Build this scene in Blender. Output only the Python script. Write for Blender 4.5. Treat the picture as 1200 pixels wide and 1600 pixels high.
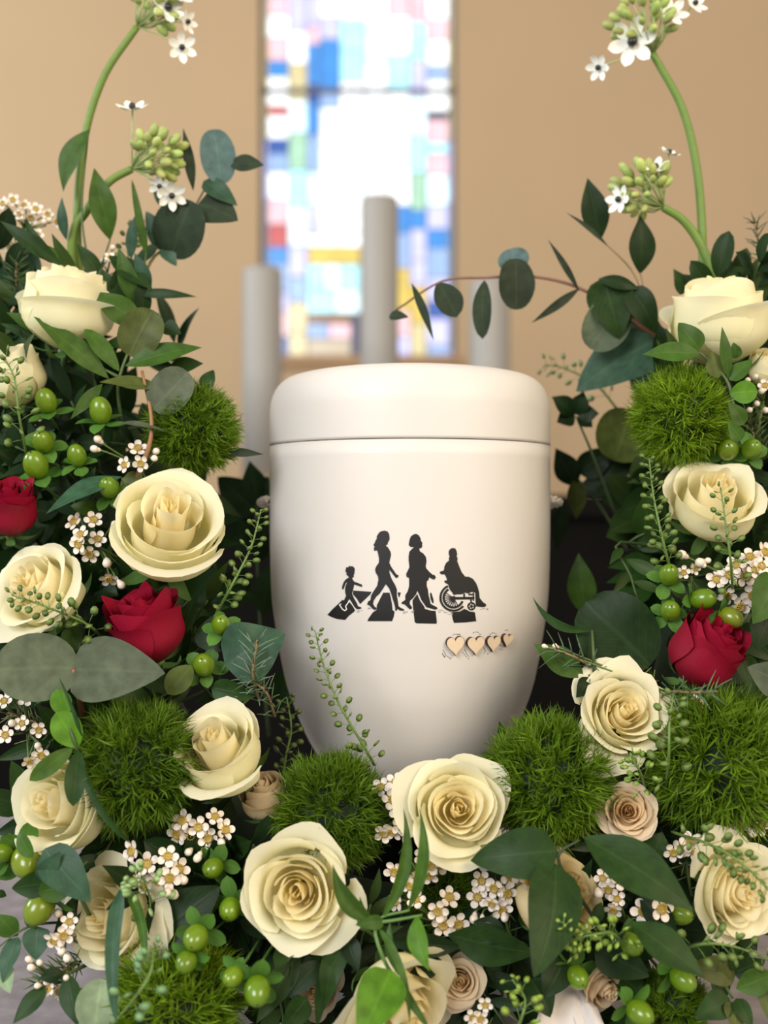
import bpy, bmesh, math, random
from mathutils import Vector, Matrix, Quaternion
from mathutils.geometry import tessellate_polygon

for o in list(bpy.data.objects):
    bpy.data.objects.remove(o)
scene = bpy.context.scene
col = scene.collection
rnd = random.Random(7)
PI = math.pi

# ------------------------------------------------------------------ camera
F = 1760.0            # focal length in pixels of the 1200x1600 frame
ZC = 1.21             # camera height
CAMY = -0.80
cd = bpy.data.cameras.new('camera')
cam = bpy.data.objects.new('camera', cd)
col.objects.link(cam)
cam.location = (0, CAMY, ZC)
cam.rotation_euler = (PI / 2, 0, 0)
cd.sensor_fit = 'VERTICAL'
cd.sensor_height = 24
cd.lens = 24 * F / 1600
cd.clip_start = 0.02
cd.dof.use_dof = True
cd.dof.focus_distance = 0.675
cd.dof.aperture_fstop = 2.7
scene.camera = cam

# ------------------------------------------------------------------ light
w = bpy.data.worlds.new('world')
scene.world = w
w.use_nodes = True
bg = w.node_tree.nodes['Background']
bg.inputs[0].default_value = (1.0, 0.91, 0.79, 1)
bg.inputs[1].default_value = 0.50


def area(name, loc, target, size, power, color):
    l = bpy.data.lights.new(name, 'AREA')
    l.size = size
    l.energy = power
    l.color = color
    o = bpy.data.objects.new(name, l)
    col.objects.link(o)
    o.location = loc
    o.rotation_euler = (Vector(target) - Vector(loc)).to_track_quat('-Z', 'Y').to_euler()
    return o


area('side_window_daylight', (-1.2, -2.1, 2.35), (0, 0, 1.12), 1.2, 53, (0.97, 0.98, 1.0))
area('nave_window_daylight', (-3.4, 0.3, 2.7), (0.9, 2.5, 1.7), 1.0, 66, (0.87, 0.95, 1.0))
area('warm_fill_light', (1.5, -1.7, 2.25), (0, 0, 1.1), 1.2, 40, (1.0, 0.81, 0.58))  # unseen warm fill from right front, added to brighten the urn's sides
vs = scene.view_settings
vs.view_transform = 'Standard'
vs.look = 'None'
vs.gamma = 1
vs.use_curve_mapping = False
vs.exposure = 0.14


# ------------------------------------------------------------------ helpers
def P(px, py, d):
    return Vector(((px - 600) * d / F, CAMY + d, ZC - (py - 800) * d / F))


def DF(px, py):
    """distance of the flower surface: the arrangement leans back as it rises"""
    t = min(1.1, max(-0.2, (py - 400) / 1200))
    return 0.755 - 0.14 * t


def face(fx, fy, fz):
    return Vector((fx, -fz, fy)).normalized()


def link(name, me, mat, parent=None):
    o = bpy.data.objects.new(name, me)
    col.objects.link(o)
    if mat is not None and len(me.materials) == 0:
        me.materials.append(mat)
    if parent is not None:
        o.parent = parent
    return o


def thing(name, label, cat, loc=(0, 0, 0), group=None):
    o = bpy.data.objects.new(name, None)
    o.empty_display_size = 0.01
    col.objects.link(o)
    o.location = loc
    o['label'] = label
    o['category'] = cat
    if group:
        o['group'] = group
    return o


def tag(o, label, cat, group=None):
    o['label'] = label
    o['category'] = cat
    if group:
        o['group'] = group
    return o


def struct(o):
    o['kind'] = 'structure'
    return o


def mesh(name, verts, faces, smooth=True):
    me = bpy.data.meshes.new(name)
    me.from_pydata([tuple(v) for v in verts], [], faces)
    if smooth:
        me.polygons.foreach_set('use_smooth', [True] * len(me.polygons))
    return me


class MB:
    def __init__(self):
        self.v = []
        self.f = []

    def add(self, verts, faces):
        n = len(self.v)
        self.v += [Vector(x) for x in verts]
        self.f += [tuple(i + n for i in f) for f in faces]
        return self

    def box(self, x0, x1, y0, y1, z0, z1):
        return self.add([(x, y, z) for z in (z0, z1) for y in (y0, y1) for x in (x0, x1)],
                        [(0, 2, 3, 1), (4, 5, 7, 6), (0, 1, 5, 4), (2, 6, 7, 3), (0, 4, 6, 2), (1, 3, 7, 5)])

    def tube(self, pts, rad, n=6, cap=True):
        pts = [Vector(p) for p in pts]
        if not hasattr(rad, '__len__'):
            rad = [rad] * len(pts)
        vs_, fs = [], []
        up = None
        for i, p in enumerate(pts):
            t = (pts[min(i + 1, len(pts) - 1)] - pts[max(i - 1, 0)])
            if t.length < 1e-9:
                t = Vector((0, 0, 1))
            t.normalize()
            if up is None:
                up = t.orthogonal().normalized()
            up = (up - t * up.dot(t))
            up = up.normalized() if up.length > 1e-6 else t.orthogonal().normalized()
            s = t.cross(up)
            for k in range(n):
                a = 2 * PI * k / n
                vs_.append(p + (up * math.cos(a) + s * math.sin(a)) * rad[i])
        for i in range(len(pts) - 1):
            for k in range(n):
                a, b = i * n + k, i * n + (k + 1) % n
                fs.append((a, b, b + n, a + n))
        if cap:
            fs.append(tuple(range(n - 1, -1, -1)))
            fs.append(tuple(range((len(pts) - 1) * n, len(pts) * n)))
        return self.add(vs_, fs)

    def lathe(self, prof, n=32, c=(0, 0, 0)):
        vs_, fs = [], []
        for r, z in prof:
            for k in range(n):
                a = 2 * PI * k / n
                vs_.append((c[0] + r * math.cos(a), c[1] + r * math.sin(a), c[2] + z))
        for i in range(len(prof) - 1):
            for k in range(n):
                a, b = i * n + k, i * n + (k + 1) % n
                fs.append((a, b, b + n, a + n))
        fs.append(tuple(range(n - 1, -1, -1)))
        fs.append(tuple(range((len(prof) - 1) * n, len(prof) * n)))
        return self.add(vs_, fs)

    def ball(self, c, r, nu=10, nv=7, sq=(1, 1, 1)):
        vs_, fs = [], []
        c = Vector(c)
        for i in range(1, nv):
            th = PI * i / nv
            for k in range(nu):
                a = 2 * PI * k / nu
                vs_.append(c + Vector((math.sin(th) * math.cos(a) * sq[0], math.sin(th) * math.sin(a) * sq[1], math.cos(th) * sq[2])) * r)
        for i in range(nv - 2):
            for k in range(nu):
                a, b = i * nu + k, i * nu + (k + 1) % nu
                fs.append((a, a + nu, b + nu, b))
        t = len(vs_)
        vs_ += [c + Vector((0, 0, r * sq[2])), c - Vector((0, 0, r * sq[2]))]
        for k in range(nu):
            fs.append((t, k, (k + 1) % nu))
            l = (nv - 2) * nu
            fs.append((t + 1, l + (k + 1) % nu, l + k))
        return self.add(vs_, fs)

    def mesh(self, name, smooth=True):
        return mesh(name, self.v, self.f, smooth)

    def build(self, name, mat, parent=None, smooth=True):
        return link(name, self.mesh(name, smooth), mat, parent)


def bez(p0, p1, p2, n=8):
    p0, p1, p2 = Vector(p0), Vector(p1), Vector(p2)
    return [p0 * (1 - t) ** 2 + p1 * 2 * t * (1 - t) + p2 * t * t for t in [i / n for i in range(n + 1)]]


def spline(pts, n=6):
    pts = [Vector(p) for p in pts]
    q = [pts[0] * 2 - pts[1]] + pts + [pts[-1] * 2 - pts[-2]]
    out = []
    for i in range(1, len(q) - 2):
        for k in range(n):
            t = k / n
            a, b, c, d = q[i - 1], q[i], q[i + 1], q[i + 2]
            out.append(0.5 * ((2 * b) + (c - a) * t + (2 * a - 5 * b + 4 * c - d) * t * t + (-a + 3 * b - 3 * c + d) * t ** 3))
    out.append(pts[-1])
    return out


# ------------------------------------------------------------------ materials
def newmat(name):
    m = bpy.data.materials.new(name)
    m.use_nodes = True
    nt = m.node_tree
    return m, nt, nt.nodes['Principled BSDF'], nt.nodes['Material Output']


def node(nt, kind, **kw):
    n = nt.nodes.new(kind)
    for k, v in kw.items():
        setattr(n, k, v)
    return n


def plain(name, c, rough=0.5, metal=0.0, noise=0.0, scale=30.0, bump=0.0, bscale=None, spec=None):
    m, nt, b, out = newmat(name)
    b.inputs['Roughness'].default_value = rough
    b.inputs['Metallic'].default_value = metal
    if spec is not None:
        b.inputs['Specular IOR Level'].default_value = spec
    tc = node(nt, 'ShaderNodeTexCoord')
    nz = node(nt, 'ShaderNodeTexNoise')
    nz.inputs['Scale'].default_value = scale
    nz.inputs['Detail'].default_value = 6
    nt.links.new(tc.outputs['Object'], nz.inputs['Vector'])
    mx = node(nt, 'ShaderNodeMix', data_type='RGBA')
    mx.inputs[6].default_value = tuple(x * (1 - noise) for x in c) + (1,)
    mx.inputs[7].default_value = tuple(min(1, x * (1 + noise)) for x in c) + (1,)
    nt.links.new(nz.outputs['Fac'], mx.inputs[0])
    nt.links.new(mx.outputs[2], b.inputs['Base Color'])
    if bump:
        bp = node(nt, 'ShaderNodeBump')
        bp.inputs['Strength'].default_value = bump
        bp.inputs['Distance'].default_value = 0.002
        n2 = node(nt, 'ShaderNodeTexNoise')
        n2.inputs['Scale'].default_value = bscale or scale
        n2.inputs['Detail'].default_value = 8
        nt.links.new(tc.outputs['Object'], n2.inputs['Vector'])
        nt.links.new(n2.outputs['Fac'], bp.inputs['Height'])
        nt.links.new(bp.outputs['Normal'], b.inputs['Normal'])
    return m


def petal_mat(name, transl=0.25, rough=0.55, sheen=0.0):
    m, nt, b, out = newmat(name)
    at = node(nt, 'ShaderNodeAttribute', attribute_name='Col')
    b.inputs['Roughness'].default_value = rough
    b.inputs['Specular IOR Level'].default_value = 0.25
    b.inputs['Sheen Weight'].default_value = sheen
    nt.links.new(at.outputs['Color'], b.inputs['Base Color'])
    tr = node(nt, 'ShaderNodeBsdfTranslucent')
    nt.links.new(at.outputs['Color'], tr.inputs['Color'])
    mix = node(nt, 'ShaderNodeMixShader')
    mix.inputs[0].default_value = transl
    nt.links.new(b.outputs[0], mix.inputs[1])
    nt.links.new(tr.outputs[0], mix.inputs[2])
    nt.links.new(mix.outputs[0], out.inputs['Surface'])
    # fine lengthwise petal veins
    uv = node(nt, 'ShaderNodeUVMap')
    mp = node(nt, 'ShaderNodeMapping')
    mp.inputs['Scale'].default_value = (26, 1.5, 1)
    nz = node(nt, 'ShaderNodeTexNoise')
    nz.inputs['Scale'].default_value = 1.0
    nz.inputs['Detail'].default_value = 3
    bp = node(nt, 'ShaderNodeBump')
    bp.inputs['Strength'].default_value = 0.25
    bp.inputs['Distance'].default_value = 0.0008
    nt.links.new(uv.outputs[0], mp.inputs['Vector'])
    nt.links.new(mp.outputs[0], nz.inputs['Vector'])
    nt.links.new(nz.outputs['Fac'], bp.inputs['Height'])
    nt.links.new(bp.outputs['Normal'], b.inputs['Normal'])
    return m


def leaf_mat(name, rough=0.42, transl=0.12, vein=0.20, mottle=0.25):
    m, nt, b, out = newmat(name)
    oi = node(nt, 'ShaderNodeObjectInfo')
    uv = node(nt, 'ShaderNodeUVMap')
    sx = node(nt, 'ShaderNodeSeparateXYZ')
    nt.links.new(uv.outputs[0], sx.inputs[0])
    # |u-0.5|
    a1 = node(nt, 'ShaderNodeMath', operation='SUBTRACT')
    nt.links.new(sx.outputs[0], a1.inputs[0])
    a1.inputs[1].default_value = 0.5
    a2 = node(nt, 'ShaderNodeMath', operation='ABSOLUTE')
    nt.links.new(a1.outputs[0], a2.inputs[0])
    mid = node(nt, 'ShaderNodeMapRange')
    mid.inputs['From Min'].default_value = 0.012
    mid.inputs['From Max'].default_value = 0.05
    mid.inputs['To Min'].default_value = 1.0
    mid.inputs['To Max'].default_value = 0.0
    nt.links.new(a2.outputs[0], mid.inputs['Value'])
    # side veins
    c1 = node(nt, 'ShaderNodeMath', operation='MULTIPLY_ADD')
    nt.links.new(a2.outputs[0], c1.inputs[0])
    c1.inputs[1].default_value = -0.9
    nt.links.new(sx.outputs[1], c1.inputs[2])
    c2 = node(nt, 'ShaderNodeMath', operation='MULTIPLY')
    nt.links.new(c1.outputs[0], c2.inputs[0])
    c2.inputs[1].default_value = 52
    c3 = node(nt, 'ShaderNodeMath', operation='SINE')
    nt.links.new(c2.outputs[0], c3.inputs[0])
    sv = node(nt, 'ShaderNodeMapRange')
    sv.inputs['From Min'].default_value = 0.86
    sv.inputs['From Max'].default_value = 1.0
    sv.inputs['To Max'].default_value = 0.45
    nt.links.new(c3.outputs[0], sv.inputs['Value'])
    mxx = node(nt, 'ShaderNodeMath', operation='MAXIMUM')
    nt.links.new(mid.outputs[0], mxx.inputs[0])
    nt.links.new(sv.outputs[0], mxx.inputs[1])
    vf = node(nt, 'ShaderNodeMath', operation='MULTIPLY')
    nt.links.new(mxx.outputs[0], vf.inputs[0])
    vf.inputs[1].default_value = vein
    # mottling
    tc = node(nt, 'ShaderNodeTexCoord')
    nz = node(nt, 'ShaderNodeTexNoise')
    nz.inputs['Scale'].default_value = 130
    nz.inputs['Detail'].default_value = 5
    nt.links.new(tc.outputs['Object'], nz.inputs['Vector'])
    mr = node(nt, 'ShaderNodeMapRange')
    mr.inputs['From Min'].default_value = 0.3
    mr.inputs['From Max'].default_value = 0.7
    mr.inputs['To Min'].default_value = 1 - mottle
    mr.inputs['To Max'].default_value = 1 + mottle
    nt.links.new(nz.outputs['Fac'], mr.inputs['Value'])
    ml = node(nt, 'ShaderNodeVectorMath', operation='SCALE')
    nt.links.new(oi.outputs['Color'], ml.inputs[0])
    nt.links.new(mr.outputs[0], ml.inputs['Scale'])
    lt = node(nt, 'ShaderNodeVectorMath', operation='MULTIPLY_ADD')
    nt.links.new(ml.outputs[0], lt.inputs[0])
    lt.inputs[1].default_value = (1.6, 1.6, 1.5)
    lt.inputs[2].default_value = (0.03, 0.04, 0.02)
    mix = node(nt, 'ShaderNodeMix', data_type='RGBA')
    nt.links.new(vf.outputs[0], mix.inputs[0])
    nt.links.new(ml.outputs[0], mix.inputs[6])
    nt.links.new(lt.outputs[0], mix.inputs[7])
    nt.links.new(mix.outputs[2], b.inputs['Base Color'])
    b.inputs['Roughness'].default_value = rough
    b.inputs['Specular IOR Level'].default_value = 0.16
    bp = node(nt, 'ShaderNodeBump')
    bp.inputs['Strength'].default_value = 0.15
    bp.inputs['Distance'].default_value = 0.001
    bp.invert = True
    nt.links.new(mxx.outputs[0], bp.inputs['Height'])
    nt.links.new(bp.outputs['Normal'], b.inputs['Normal'])
    tr = node(nt, 'ShaderNodeBsdfTranslucent')
    nt.links.new(mix.outputs[2], tr.inputs['Color'])
    ms = node(nt, 'ShaderNodeMixShader')
    ms.inputs[0].default_value = transl
    nt.links.new(b.outputs[0], ms.inputs[1])
    nt.links.new(tr.outputs[0], ms.inputs[2])
    nt.links.new(ms.outputs[0], out.inputs['Surface'])
    return m


def objcol(name, rough=0.4, spec=0.5, var=0.15, scale=200):
    m, nt, b, out = newmat(name)
    oi = node(nt, 'ShaderNodeObjectInfo')
    tc = node(nt, 'ShaderNodeTexCoord')
    nz = node(nt, 'ShaderNodeTexNoise')
    nz.inputs['Scale'].default_value = scale
    nt.links.new(tc.outputs['Object'], nz.inputs['Vector'])
    mr = node(nt, 'ShaderNodeMapRange')
    mr.inputs['To Min'].default_value = 1 - var
    mr.inputs['To Max'].default_value = 1 + var
    nt.links.new(nz.outputs['Fac'], mr.inputs['Value'])
    ml = node(nt, 'ShaderNodeVectorMath', operation='SCALE')
    nt.links.new(oi.outputs['Color'], ml.inputs[0])
    nt.links.new(mr.outputs[0], ml.inputs['Scale'])
    nt.links.new(ml.outputs[0], b.inputs['Base Color'])
    b.inputs['Roughness'].default_value = rough
    b.inputs['Specular IOR Level'].default_value = spec
    return m


M = {}
M['plaster'] = plain('plaster', (0.565, 0.405, 0.245), 0.9, noise=0.06, scale=2.2, bump=0.15, bscale=60)
M['floor'] = plain('stone_floor', (0.25, 0.23, 0.22), 0.7, noise=0.25, scale=6)
M['table'] = plain('mottled_stone', (0.26, 0.24, 0.26), 0.55, noise=0.55, scale=55, bump=0.2, bscale=120)
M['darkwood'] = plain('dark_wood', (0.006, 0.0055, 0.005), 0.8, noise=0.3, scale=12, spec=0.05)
M['sillwood'] = plain('sill_wood', (0.42, 0.26, 0.14), 0.6, noise=0.15, scale=10)
M['lead'] = plain('window_lead', (0.16, 0.15, 0.16), 0.6, noise=0.1)
M['urn'] = plain('urn_white', (0.665, 0.635, 0.60), 0.45, noise=0.025, scale=9, bump=0.05, bscale=160, spec=0.35)
M['seam'] = plain('seam_dark', (0.12, 0.10, 0.09), 0.8)
M['black'] = plain('black_ink', (0.006, 0.006, 0.007), 0.5, noise=0.3, scale=400)
M['greyink'] = plain('grey_ink', (0.32, 0.30, 0.28), 0.7, noise=0.4, scale=600)
M['whiteink'] = plain('white_paint', (0.82, 0.78, 0.72), 0.5)
M['birch'] = plain('birch_wood', (0.72, 0.57, 0.40), 0.6, noise=0.12, scale=160)
M['burnt'] = plain('burnt_edge', (0.05, 0.02, 0.014), 0.8, noise=0.2)
M['rope'] = plain('white_cord', (0.75, 0.68, 0.60), 0.8, noise=0.1, scale=300, bump=0.3)
M['wax'] = plain('candle_wax', (0.36, 0.345, 0.32), 0.45, noise=0.03, scale=8)
M['wick'] = plain('wick', (0.03, 0.025, 0.02), 0.9)
M['brass'] = plain('brass', (0.55, 0.34, 0.12), 0.35, metal=0.9, noise=0.1)
M['foam'] = plain('wet_foam', (0.012, 0.028, 0.010), 0.9, noise=0.4, scale=90, bump=0.4)
M['ribbon'] = plain('white_satin', (0.66, 0.62, 0.60), 0.28, noise=0.02, scale=20, spec=0.6)
M['rose'] = petal_mat('rose_petal', 0.42, 0.5)
M['redrose'] = petal_mat('red_rose_petal', 0.12, 0.6, 0.0)
M['wflower'] = plain('waxflower_petal', (0.78, 0.70, 0.62), 0.45, noise=0.05, scale=300)
M['wcenter'] = plain('waxflower_cup', (0.46, 0.33, 0.07), 0.5, noise=0.35, scale=900)
M['wbud'] = plain('waxflower_bud', (0.80, 0.70, 0.58), 0.4, noise=0.08, scale=300)
M['stem'] = objcol('stem_green', 0.5, 0.4)
M['berry'] = objcol('glossy_berry', 0.22, 0.6, 0.12, 120)
M['pod'] = objcol('seed_pod', 0.5, 0.4, 0.25, 250)
M['leaf'] = leaf_mat('leaf')
M['euc'] = leaf_mat('dusty_leaf', 0.6, 0.08, 0.18, 0.22)
M['ovary'] = plain('black_ovary', (0.01, 0.012, 0.012), 0.3)
M['starpetal'] = plain('star_petal', (0.83, 0.84, 0.76), 0.5, noise=0.05, scale=200)
m, nt, b, out = newmat('moss_bract')
at = node(nt, 'ShaderNodeAttribute', attribute_name='Col')
nt.links.new(at.outputs['Color'], b.inputs['Base Color'])
b.inputs['Roughness'].default_value = 0.5
b.inputs['Specular IOR Level'].default_value = 0.3
tr = node(nt, 'ShaderNodeBsdfTranslucent')
nt.links.new(at.outputs['Color'], tr.inputs['Color'])
ms = node(nt, 'ShaderNodeMixShader')
ms.inputs[0].default_value = 0.25
nt.links.new(b.outputs[0], ms.inputs[1])
nt.links.new(tr.outputs[0], ms.inputs[2])
nt.links.new(ms.outputs[0], out.inputs['Surface'])
M['moss'] = m
m, nt, b, out = newmat('stained_glass')           # daylight seen through coloured glass
oi = node(nt, 'ShaderNodeObjectInfo')
tc = node(nt, 'ShaderNodeTexCoord')
nz = node(nt, 'ShaderNodeTexNoise')
nz.inputs['Scale'].default_value = 18
nz.inputs['Detail'].default_value = 3
nt.links.new(tc.outputs['Object'], nz.inputs['Vector'])
mr = node(nt, 'ShaderNodeMapRange')
mr.inputs['To Min'].default_value = 0.75
mr.inputs['To Max'].default_value = 1.25
nt.links.new(nz.outputs['Fac'], mr.inputs['Value'])
ml = node(nt, 'ShaderNodeVectorMath', operation='SCALE')
nt.links.new(oi.outputs['Color'], ml.inputs[0])
nt.links.new(mr.outputs[0], ml.inputs['Scale'])
b.inputs['Base Color'].default_value = (0.05, 0.05, 0.05, 1)
b.inputs['Roughness'].default_value = 0.2
nt.links.new(ml.outputs[0], b.inputs['Emission Color'])
b.inputs['Emission Strength'].default_value = 0.78
M['glass'] = m

# ------------------------------------------------------------------ setting
DW = 3.4                               # wall distance
YW = CAMY + DW


def WX(px): return (px - 600) * DW / F
def WZ(py): return ZC - (py - 800) * DW / F


wx0, wx1 = WX(404), WX(714)
wz0, wz1 = WZ(574), WZ(-420)
m_ = MB()
m_.box(-4, wx0, YW, YW + 0.22, 0, 4.6)
m_.box(wx1, 4, YW, YW + 0.22, 0, 4.6)
m_.box(wx0, wx1, YW, YW + 0.22, 0, wz0)
m_.box(wx0, wx1, YW, YW + 0.22, wz1, 4.6)
struct(m_.build('wall_back', M['plaster'], smooth=False))
struct(MB().box(-4, 4, -3.5, YW + 0.2, -0.1, 0).build('floor', M['floor'], smooth=False))

win = thing('window_1', 'tall narrow stained glass window glowing with daylight', 'window', (0, 0, 0))
del win['category']
win['kind'] = 'structure'
YG = YW + 0.06
fr = MB()
fr.box(wx0, wx0 + 0.012, YG - 0.02, YG + 0.03, wz0, wz1)
fr.box(wx1 - 0.012, wx1, YG - 0.02, YG + 0.03, wz0, wz1)
fr.box(wx0, wx1, YG - 0.02, YG + 0.03, wz1 - 0.02, wz1)
fr.build('window_frame', M['lead'], win, False)
MB().box(wx0, wx1, YW - 0.02, YG + 0.05, wz0 - 0.0, wz0 + 0.035).build('window_sill', M['sillwood'], win, False)
for by in (133, -150):
    MB().box(wx0, wx1, YG - 0.02, YG - 0.004, WZ(by) - 0.007, WZ(by) + 0.007).build('support_bar', M['lead'], win, False)

WHT = (2.0, 2.05, 2.1); CYA = (0.8, 1.6, 1.8); LCY = (1.4, 1.9, 2.0); BLU = (0.06, 0.42, 1.15); DBL = (0.04, 0.16, 0.62)
LAV = (1.0, 1.0, 1.6); PNK = (1.5, 0.95, 1.05); RED = (0.85, 0.16, 0.16); YEL = (1.15, 0.85, 0.16); LYE = (1.1, 0.95, 0.5)
GRN = (0.62, 1.05, 0.75); BRN = (0.42, 0.22, 0.09); BEI = (0.85, 0.70, 0.50); DRK = (0.10, 0.11, 0.20); SKY = (0.5, 0.75, 1.25); ORG = (1.05, 0.55, 0.32)
GRY = (0.55, 0.62, 0.72)
panes = []


def pane(x0, x1, y0, y1, c): panes.append((x0, x1, y0, y1, c))


def column(x0, x1, y0, hs, cs):
    y = y0
    for h, c in zip(hs, cs):
        pane(x0, x1, y, y + h, c)
        y += h


for k in range(9):   # upper part of the window, above the picture's top edge
    y0 = -420 + k * 44
    cc = [(WHT, LCY, LAV), (PNK, SKY, WHT), (SKY, CYA, LYE)][k % 3]
    for j, (a, b_) in enumerate(((410, 448), (448, 478), (478, 520), (520, 580), (580, 640), (640, 668), (668, 708))):
        pane(a, b_, y0, y0 + 44, cc[(j + k) % 3] if j not in (0, 6) else (WHT, PNK, SKY)[k % 3])
# yellow beading down both edges
for x0, x1 in ((410, 415), (703, 708)):
    column(x0, x1, -24, (74, 78, 80, 100, 120, 110, 120), (LYE, YEL, LYE, LAV, GRY, GRY, LAV))
# borders
column(415, 448, -24, (34, 34, 38, 26, 46, 16, 36, 24, 30, 42, 40, 36, 28, 44, 30, 40, 40, 50),
       (PNK, WHT, PNK, BLU, WHT, RED, WHT, DBL, SKY, WHT, PNK, RED, BLU, SKY, LAV, PNK, DBL, SKY))
column(668, 703, -24, (40, 34, 40, 24, 48, 14, 36, 18, 34, 48, 38, 30, 48, 36, 28, 44, 44, 50),
       (WHT, PNK, WHT, SKY, WHT, DRK, PNK, CYA, PNK, LCY, LAV, BLU, SKY, LAV, DBL, LAV, SKY, BEI))
# inner strips
column(448, 478, -24, (60, 50, 60, 50, 60, 60, 60, 50, 40, 50, 60, 50, 54),
       (LAV, WHT, LYE, LCY, GRN, CYA, LCY, LAV, SKY, LYE, LYE, BEI, BEI))
column(642, 668, -24, (44, 60, 60, 60, 60, 60, 30, 50, 40, 60, 60, 36, 60),
       (PNK, CYA, LAV, LCY, CYA, GRN, BLU, LAV, LAV, YEL, LYE, PNK, BEI))
# picture in the middle
column(478, 498, -24, (50, 30, 64, 30, 50, 60, 50, 50, 66, 20), (LAV, PNK, BLU, DBL, BLU, SKY, LCY, LAV, WHT, GRY))
column(498, 530, -24, (36, 36, 80, 30, 60, 70, 60, 60, 40, 10), (WHT, LAV, BLU, SKY, WHT, WHT, WHT, WHT, WHT, DRK))
column(530, 570, -24, (40, 50, 50, 60, 60, 60, 60, 60, 40), (WHT, CYA, CYA, WHT, WHT, LCY, WHT, WHT, LAV))
column(570, 606, -24, (50, 60, 60, 60, 60, 60, 60, 70), (WHT, LCY, WHT, WHT, LCY, WHT, LCY, WHT))
column(606, 642, -24, (36, 60, 60, 60, 60, 60, 44, 100), (PNK, WHT, CYA, WHT, LCY, WHT, BLU, SKY))
pane(478, 562, 378, 406, YEL)
pane(478, 504, 406, 446, CYA); pane(504, 532, 406, 446, LCY); pane(532, 562, 406, 446, CYA)
pane(478, 520, 446, 484, CYA); pane(520, 562, 446, 484, LCY)
pane(478, 548, 484, 500, BRN); pane(478, 512, 500, 524, SKY); pane(512, 548, 500, 524, PNK); pane(478, 548, 524, 562, BEI)
pane(548, 562, 484, 562, DRK)
pane(562, 606, 396, 480, LYE); pane(562, 606, 480, 562, BEI); pane(606, 642, 412, 480, YEL); pane(606, 642, 480, 520, PNK); pane(606, 642, 520, 562, LAV)
g = 1.2
FRONT = len(panes) - 16
for n_, (x0, x1, y0, y1, c) in enumerate(panes):
    y1 = min(y1, 562)
    if n_ < FRONT and 478 <= x0 < 642:
        y1 = min(y1, 378 if x0 < 562 else 396 if x0 < 606 else 412)
    if y1 - y0 < 4:
        continue
    o = MB().box(WX(x0 + g), WX(x1 - g), YG, YG + 0.006, WZ(y1 - g), WZ(y0 + g)).build('pane', M['glass'], win, False)
    o.color = c + (1,)
# lead cames: the sheet the panes are set in
MB().box(wx0, wx1, YG + 0.003, YG + 0.012, wz0, wz1).build('lead_came', M['lead'], win, False)

# dark retable behind, its top just above eye level
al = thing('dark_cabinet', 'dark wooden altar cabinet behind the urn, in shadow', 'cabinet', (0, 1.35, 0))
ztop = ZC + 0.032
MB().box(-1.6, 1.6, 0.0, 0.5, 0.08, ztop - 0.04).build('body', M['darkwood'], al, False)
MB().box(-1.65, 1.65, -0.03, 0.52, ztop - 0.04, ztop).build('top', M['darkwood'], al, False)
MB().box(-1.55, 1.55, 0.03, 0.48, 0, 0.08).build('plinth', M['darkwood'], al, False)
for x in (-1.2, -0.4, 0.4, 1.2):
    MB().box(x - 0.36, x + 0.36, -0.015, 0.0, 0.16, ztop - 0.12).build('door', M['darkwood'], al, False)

# stone table that carries urn and flowers
TZ = ZC - 0.318
tb = thing('stone_table', 'grey mottled stone table carrying the urn and the flowers', 'table', (0, 0, 0))
MB().box(-0.95, 0.95, -0.34, 0.42, TZ - 0.05, TZ).build('table_top', M['table'], tb, False)
MB().box(-0.7, 0.7, -0.2, 0.3, 0, TZ - 0.05).build('table_base', M['table'], tb, False)


# candles on the cabinet
def candle(px, topy, d, wpx, label, hlabel):
    r = wpx / 2 * d / F
    c = P(px, topy, d)
    hold = thing('candle_holder', hlabel, 'candle holder', (c.x, c.y, ztop), 'candle holders on the cabinet')
    MB().lathe([(r * 1.25, 0), (r * 1.3, 0.004), (r * 0.7, 0.01), (r * 0.4, 0.016), (r * 0.5, 0.024), (r * 1.2, 0.03), (r * 1.28, 0.036), (r * 1.1, 0.035)], 28).build('dish', M['brass'], hold)
    z0 = ztop + 0.0355
    h = c.z - z0
    t = thing('pillar_candle', label, 'candle', (c.x, c.y, z0), 'white pillar candles')
    MB().lathe([(r, 0), (r, h * 0.5), (r * 0.995, h - 0.012), (r * 0.97, h - 0.003), (r * 0.9, h), (r * 0.8, h - 0.002), (r * 0.4, h - 0.009), (0.001, h - 0.01)], 32).build('wax_body', M['wax'], t)
    MB().tube([(0, 0, h - 0.011), (0.001, 0, h - 0.002), (0.003, 0, h + 0.004)], 0.0016, 6).build('wick', M['wick'], t)


candle(410, 420, 2.30, 63, 'white pillar candle left of the window, shorter than the middle one', 'brass dish under the left white candle')
candle(593, 310, 2.32, 60, 'tallest white pillar candle, in front of the window', 'brass dish under the tallest candle')
candle(765, 440, 2.28, 64, 'white pillar candle on the right, half behind eucalyptus leaves', 'brass dish under the right candle')

# ------------------------------------------------------------------ urn
UX, UY = (640 - 600) * 0.8 / F, 0.0
body_prof = [(-0.195, 0.044), (-0.190, 0.050), (-0.180, 0.0590), (-0.1706, 0.0655), (-0.1526, 0.0752), (-0.126, 0.0855), (-0.108, 0.0900), (-0.090, 0.0932),
             (-0.074, 0.0958), (-0.058, 0.0976), (-0.03, 0.0986), (0.0, 0.0989), (0.0456, 0.0989)]
lid_prof = [(0.0462, 0.0990), (0.056, 0.0990), (0.066, 0.0989), (0.0736, 0.0985), (0.081, 0.0967), (0.086, 0.0943), (0.0896, 0.0913), (0.0923, 0.0877), (0.0942, 0.083), (0.0964, 0.072), (0.098, 0.055), (0.099, 0.03), (0.0993, 0.001)]


def smooth_prof(p, n=5):
    return [(v.x, v.y) for v in spline([Vector((r, z, 0)) for z, r in p], n)]


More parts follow.
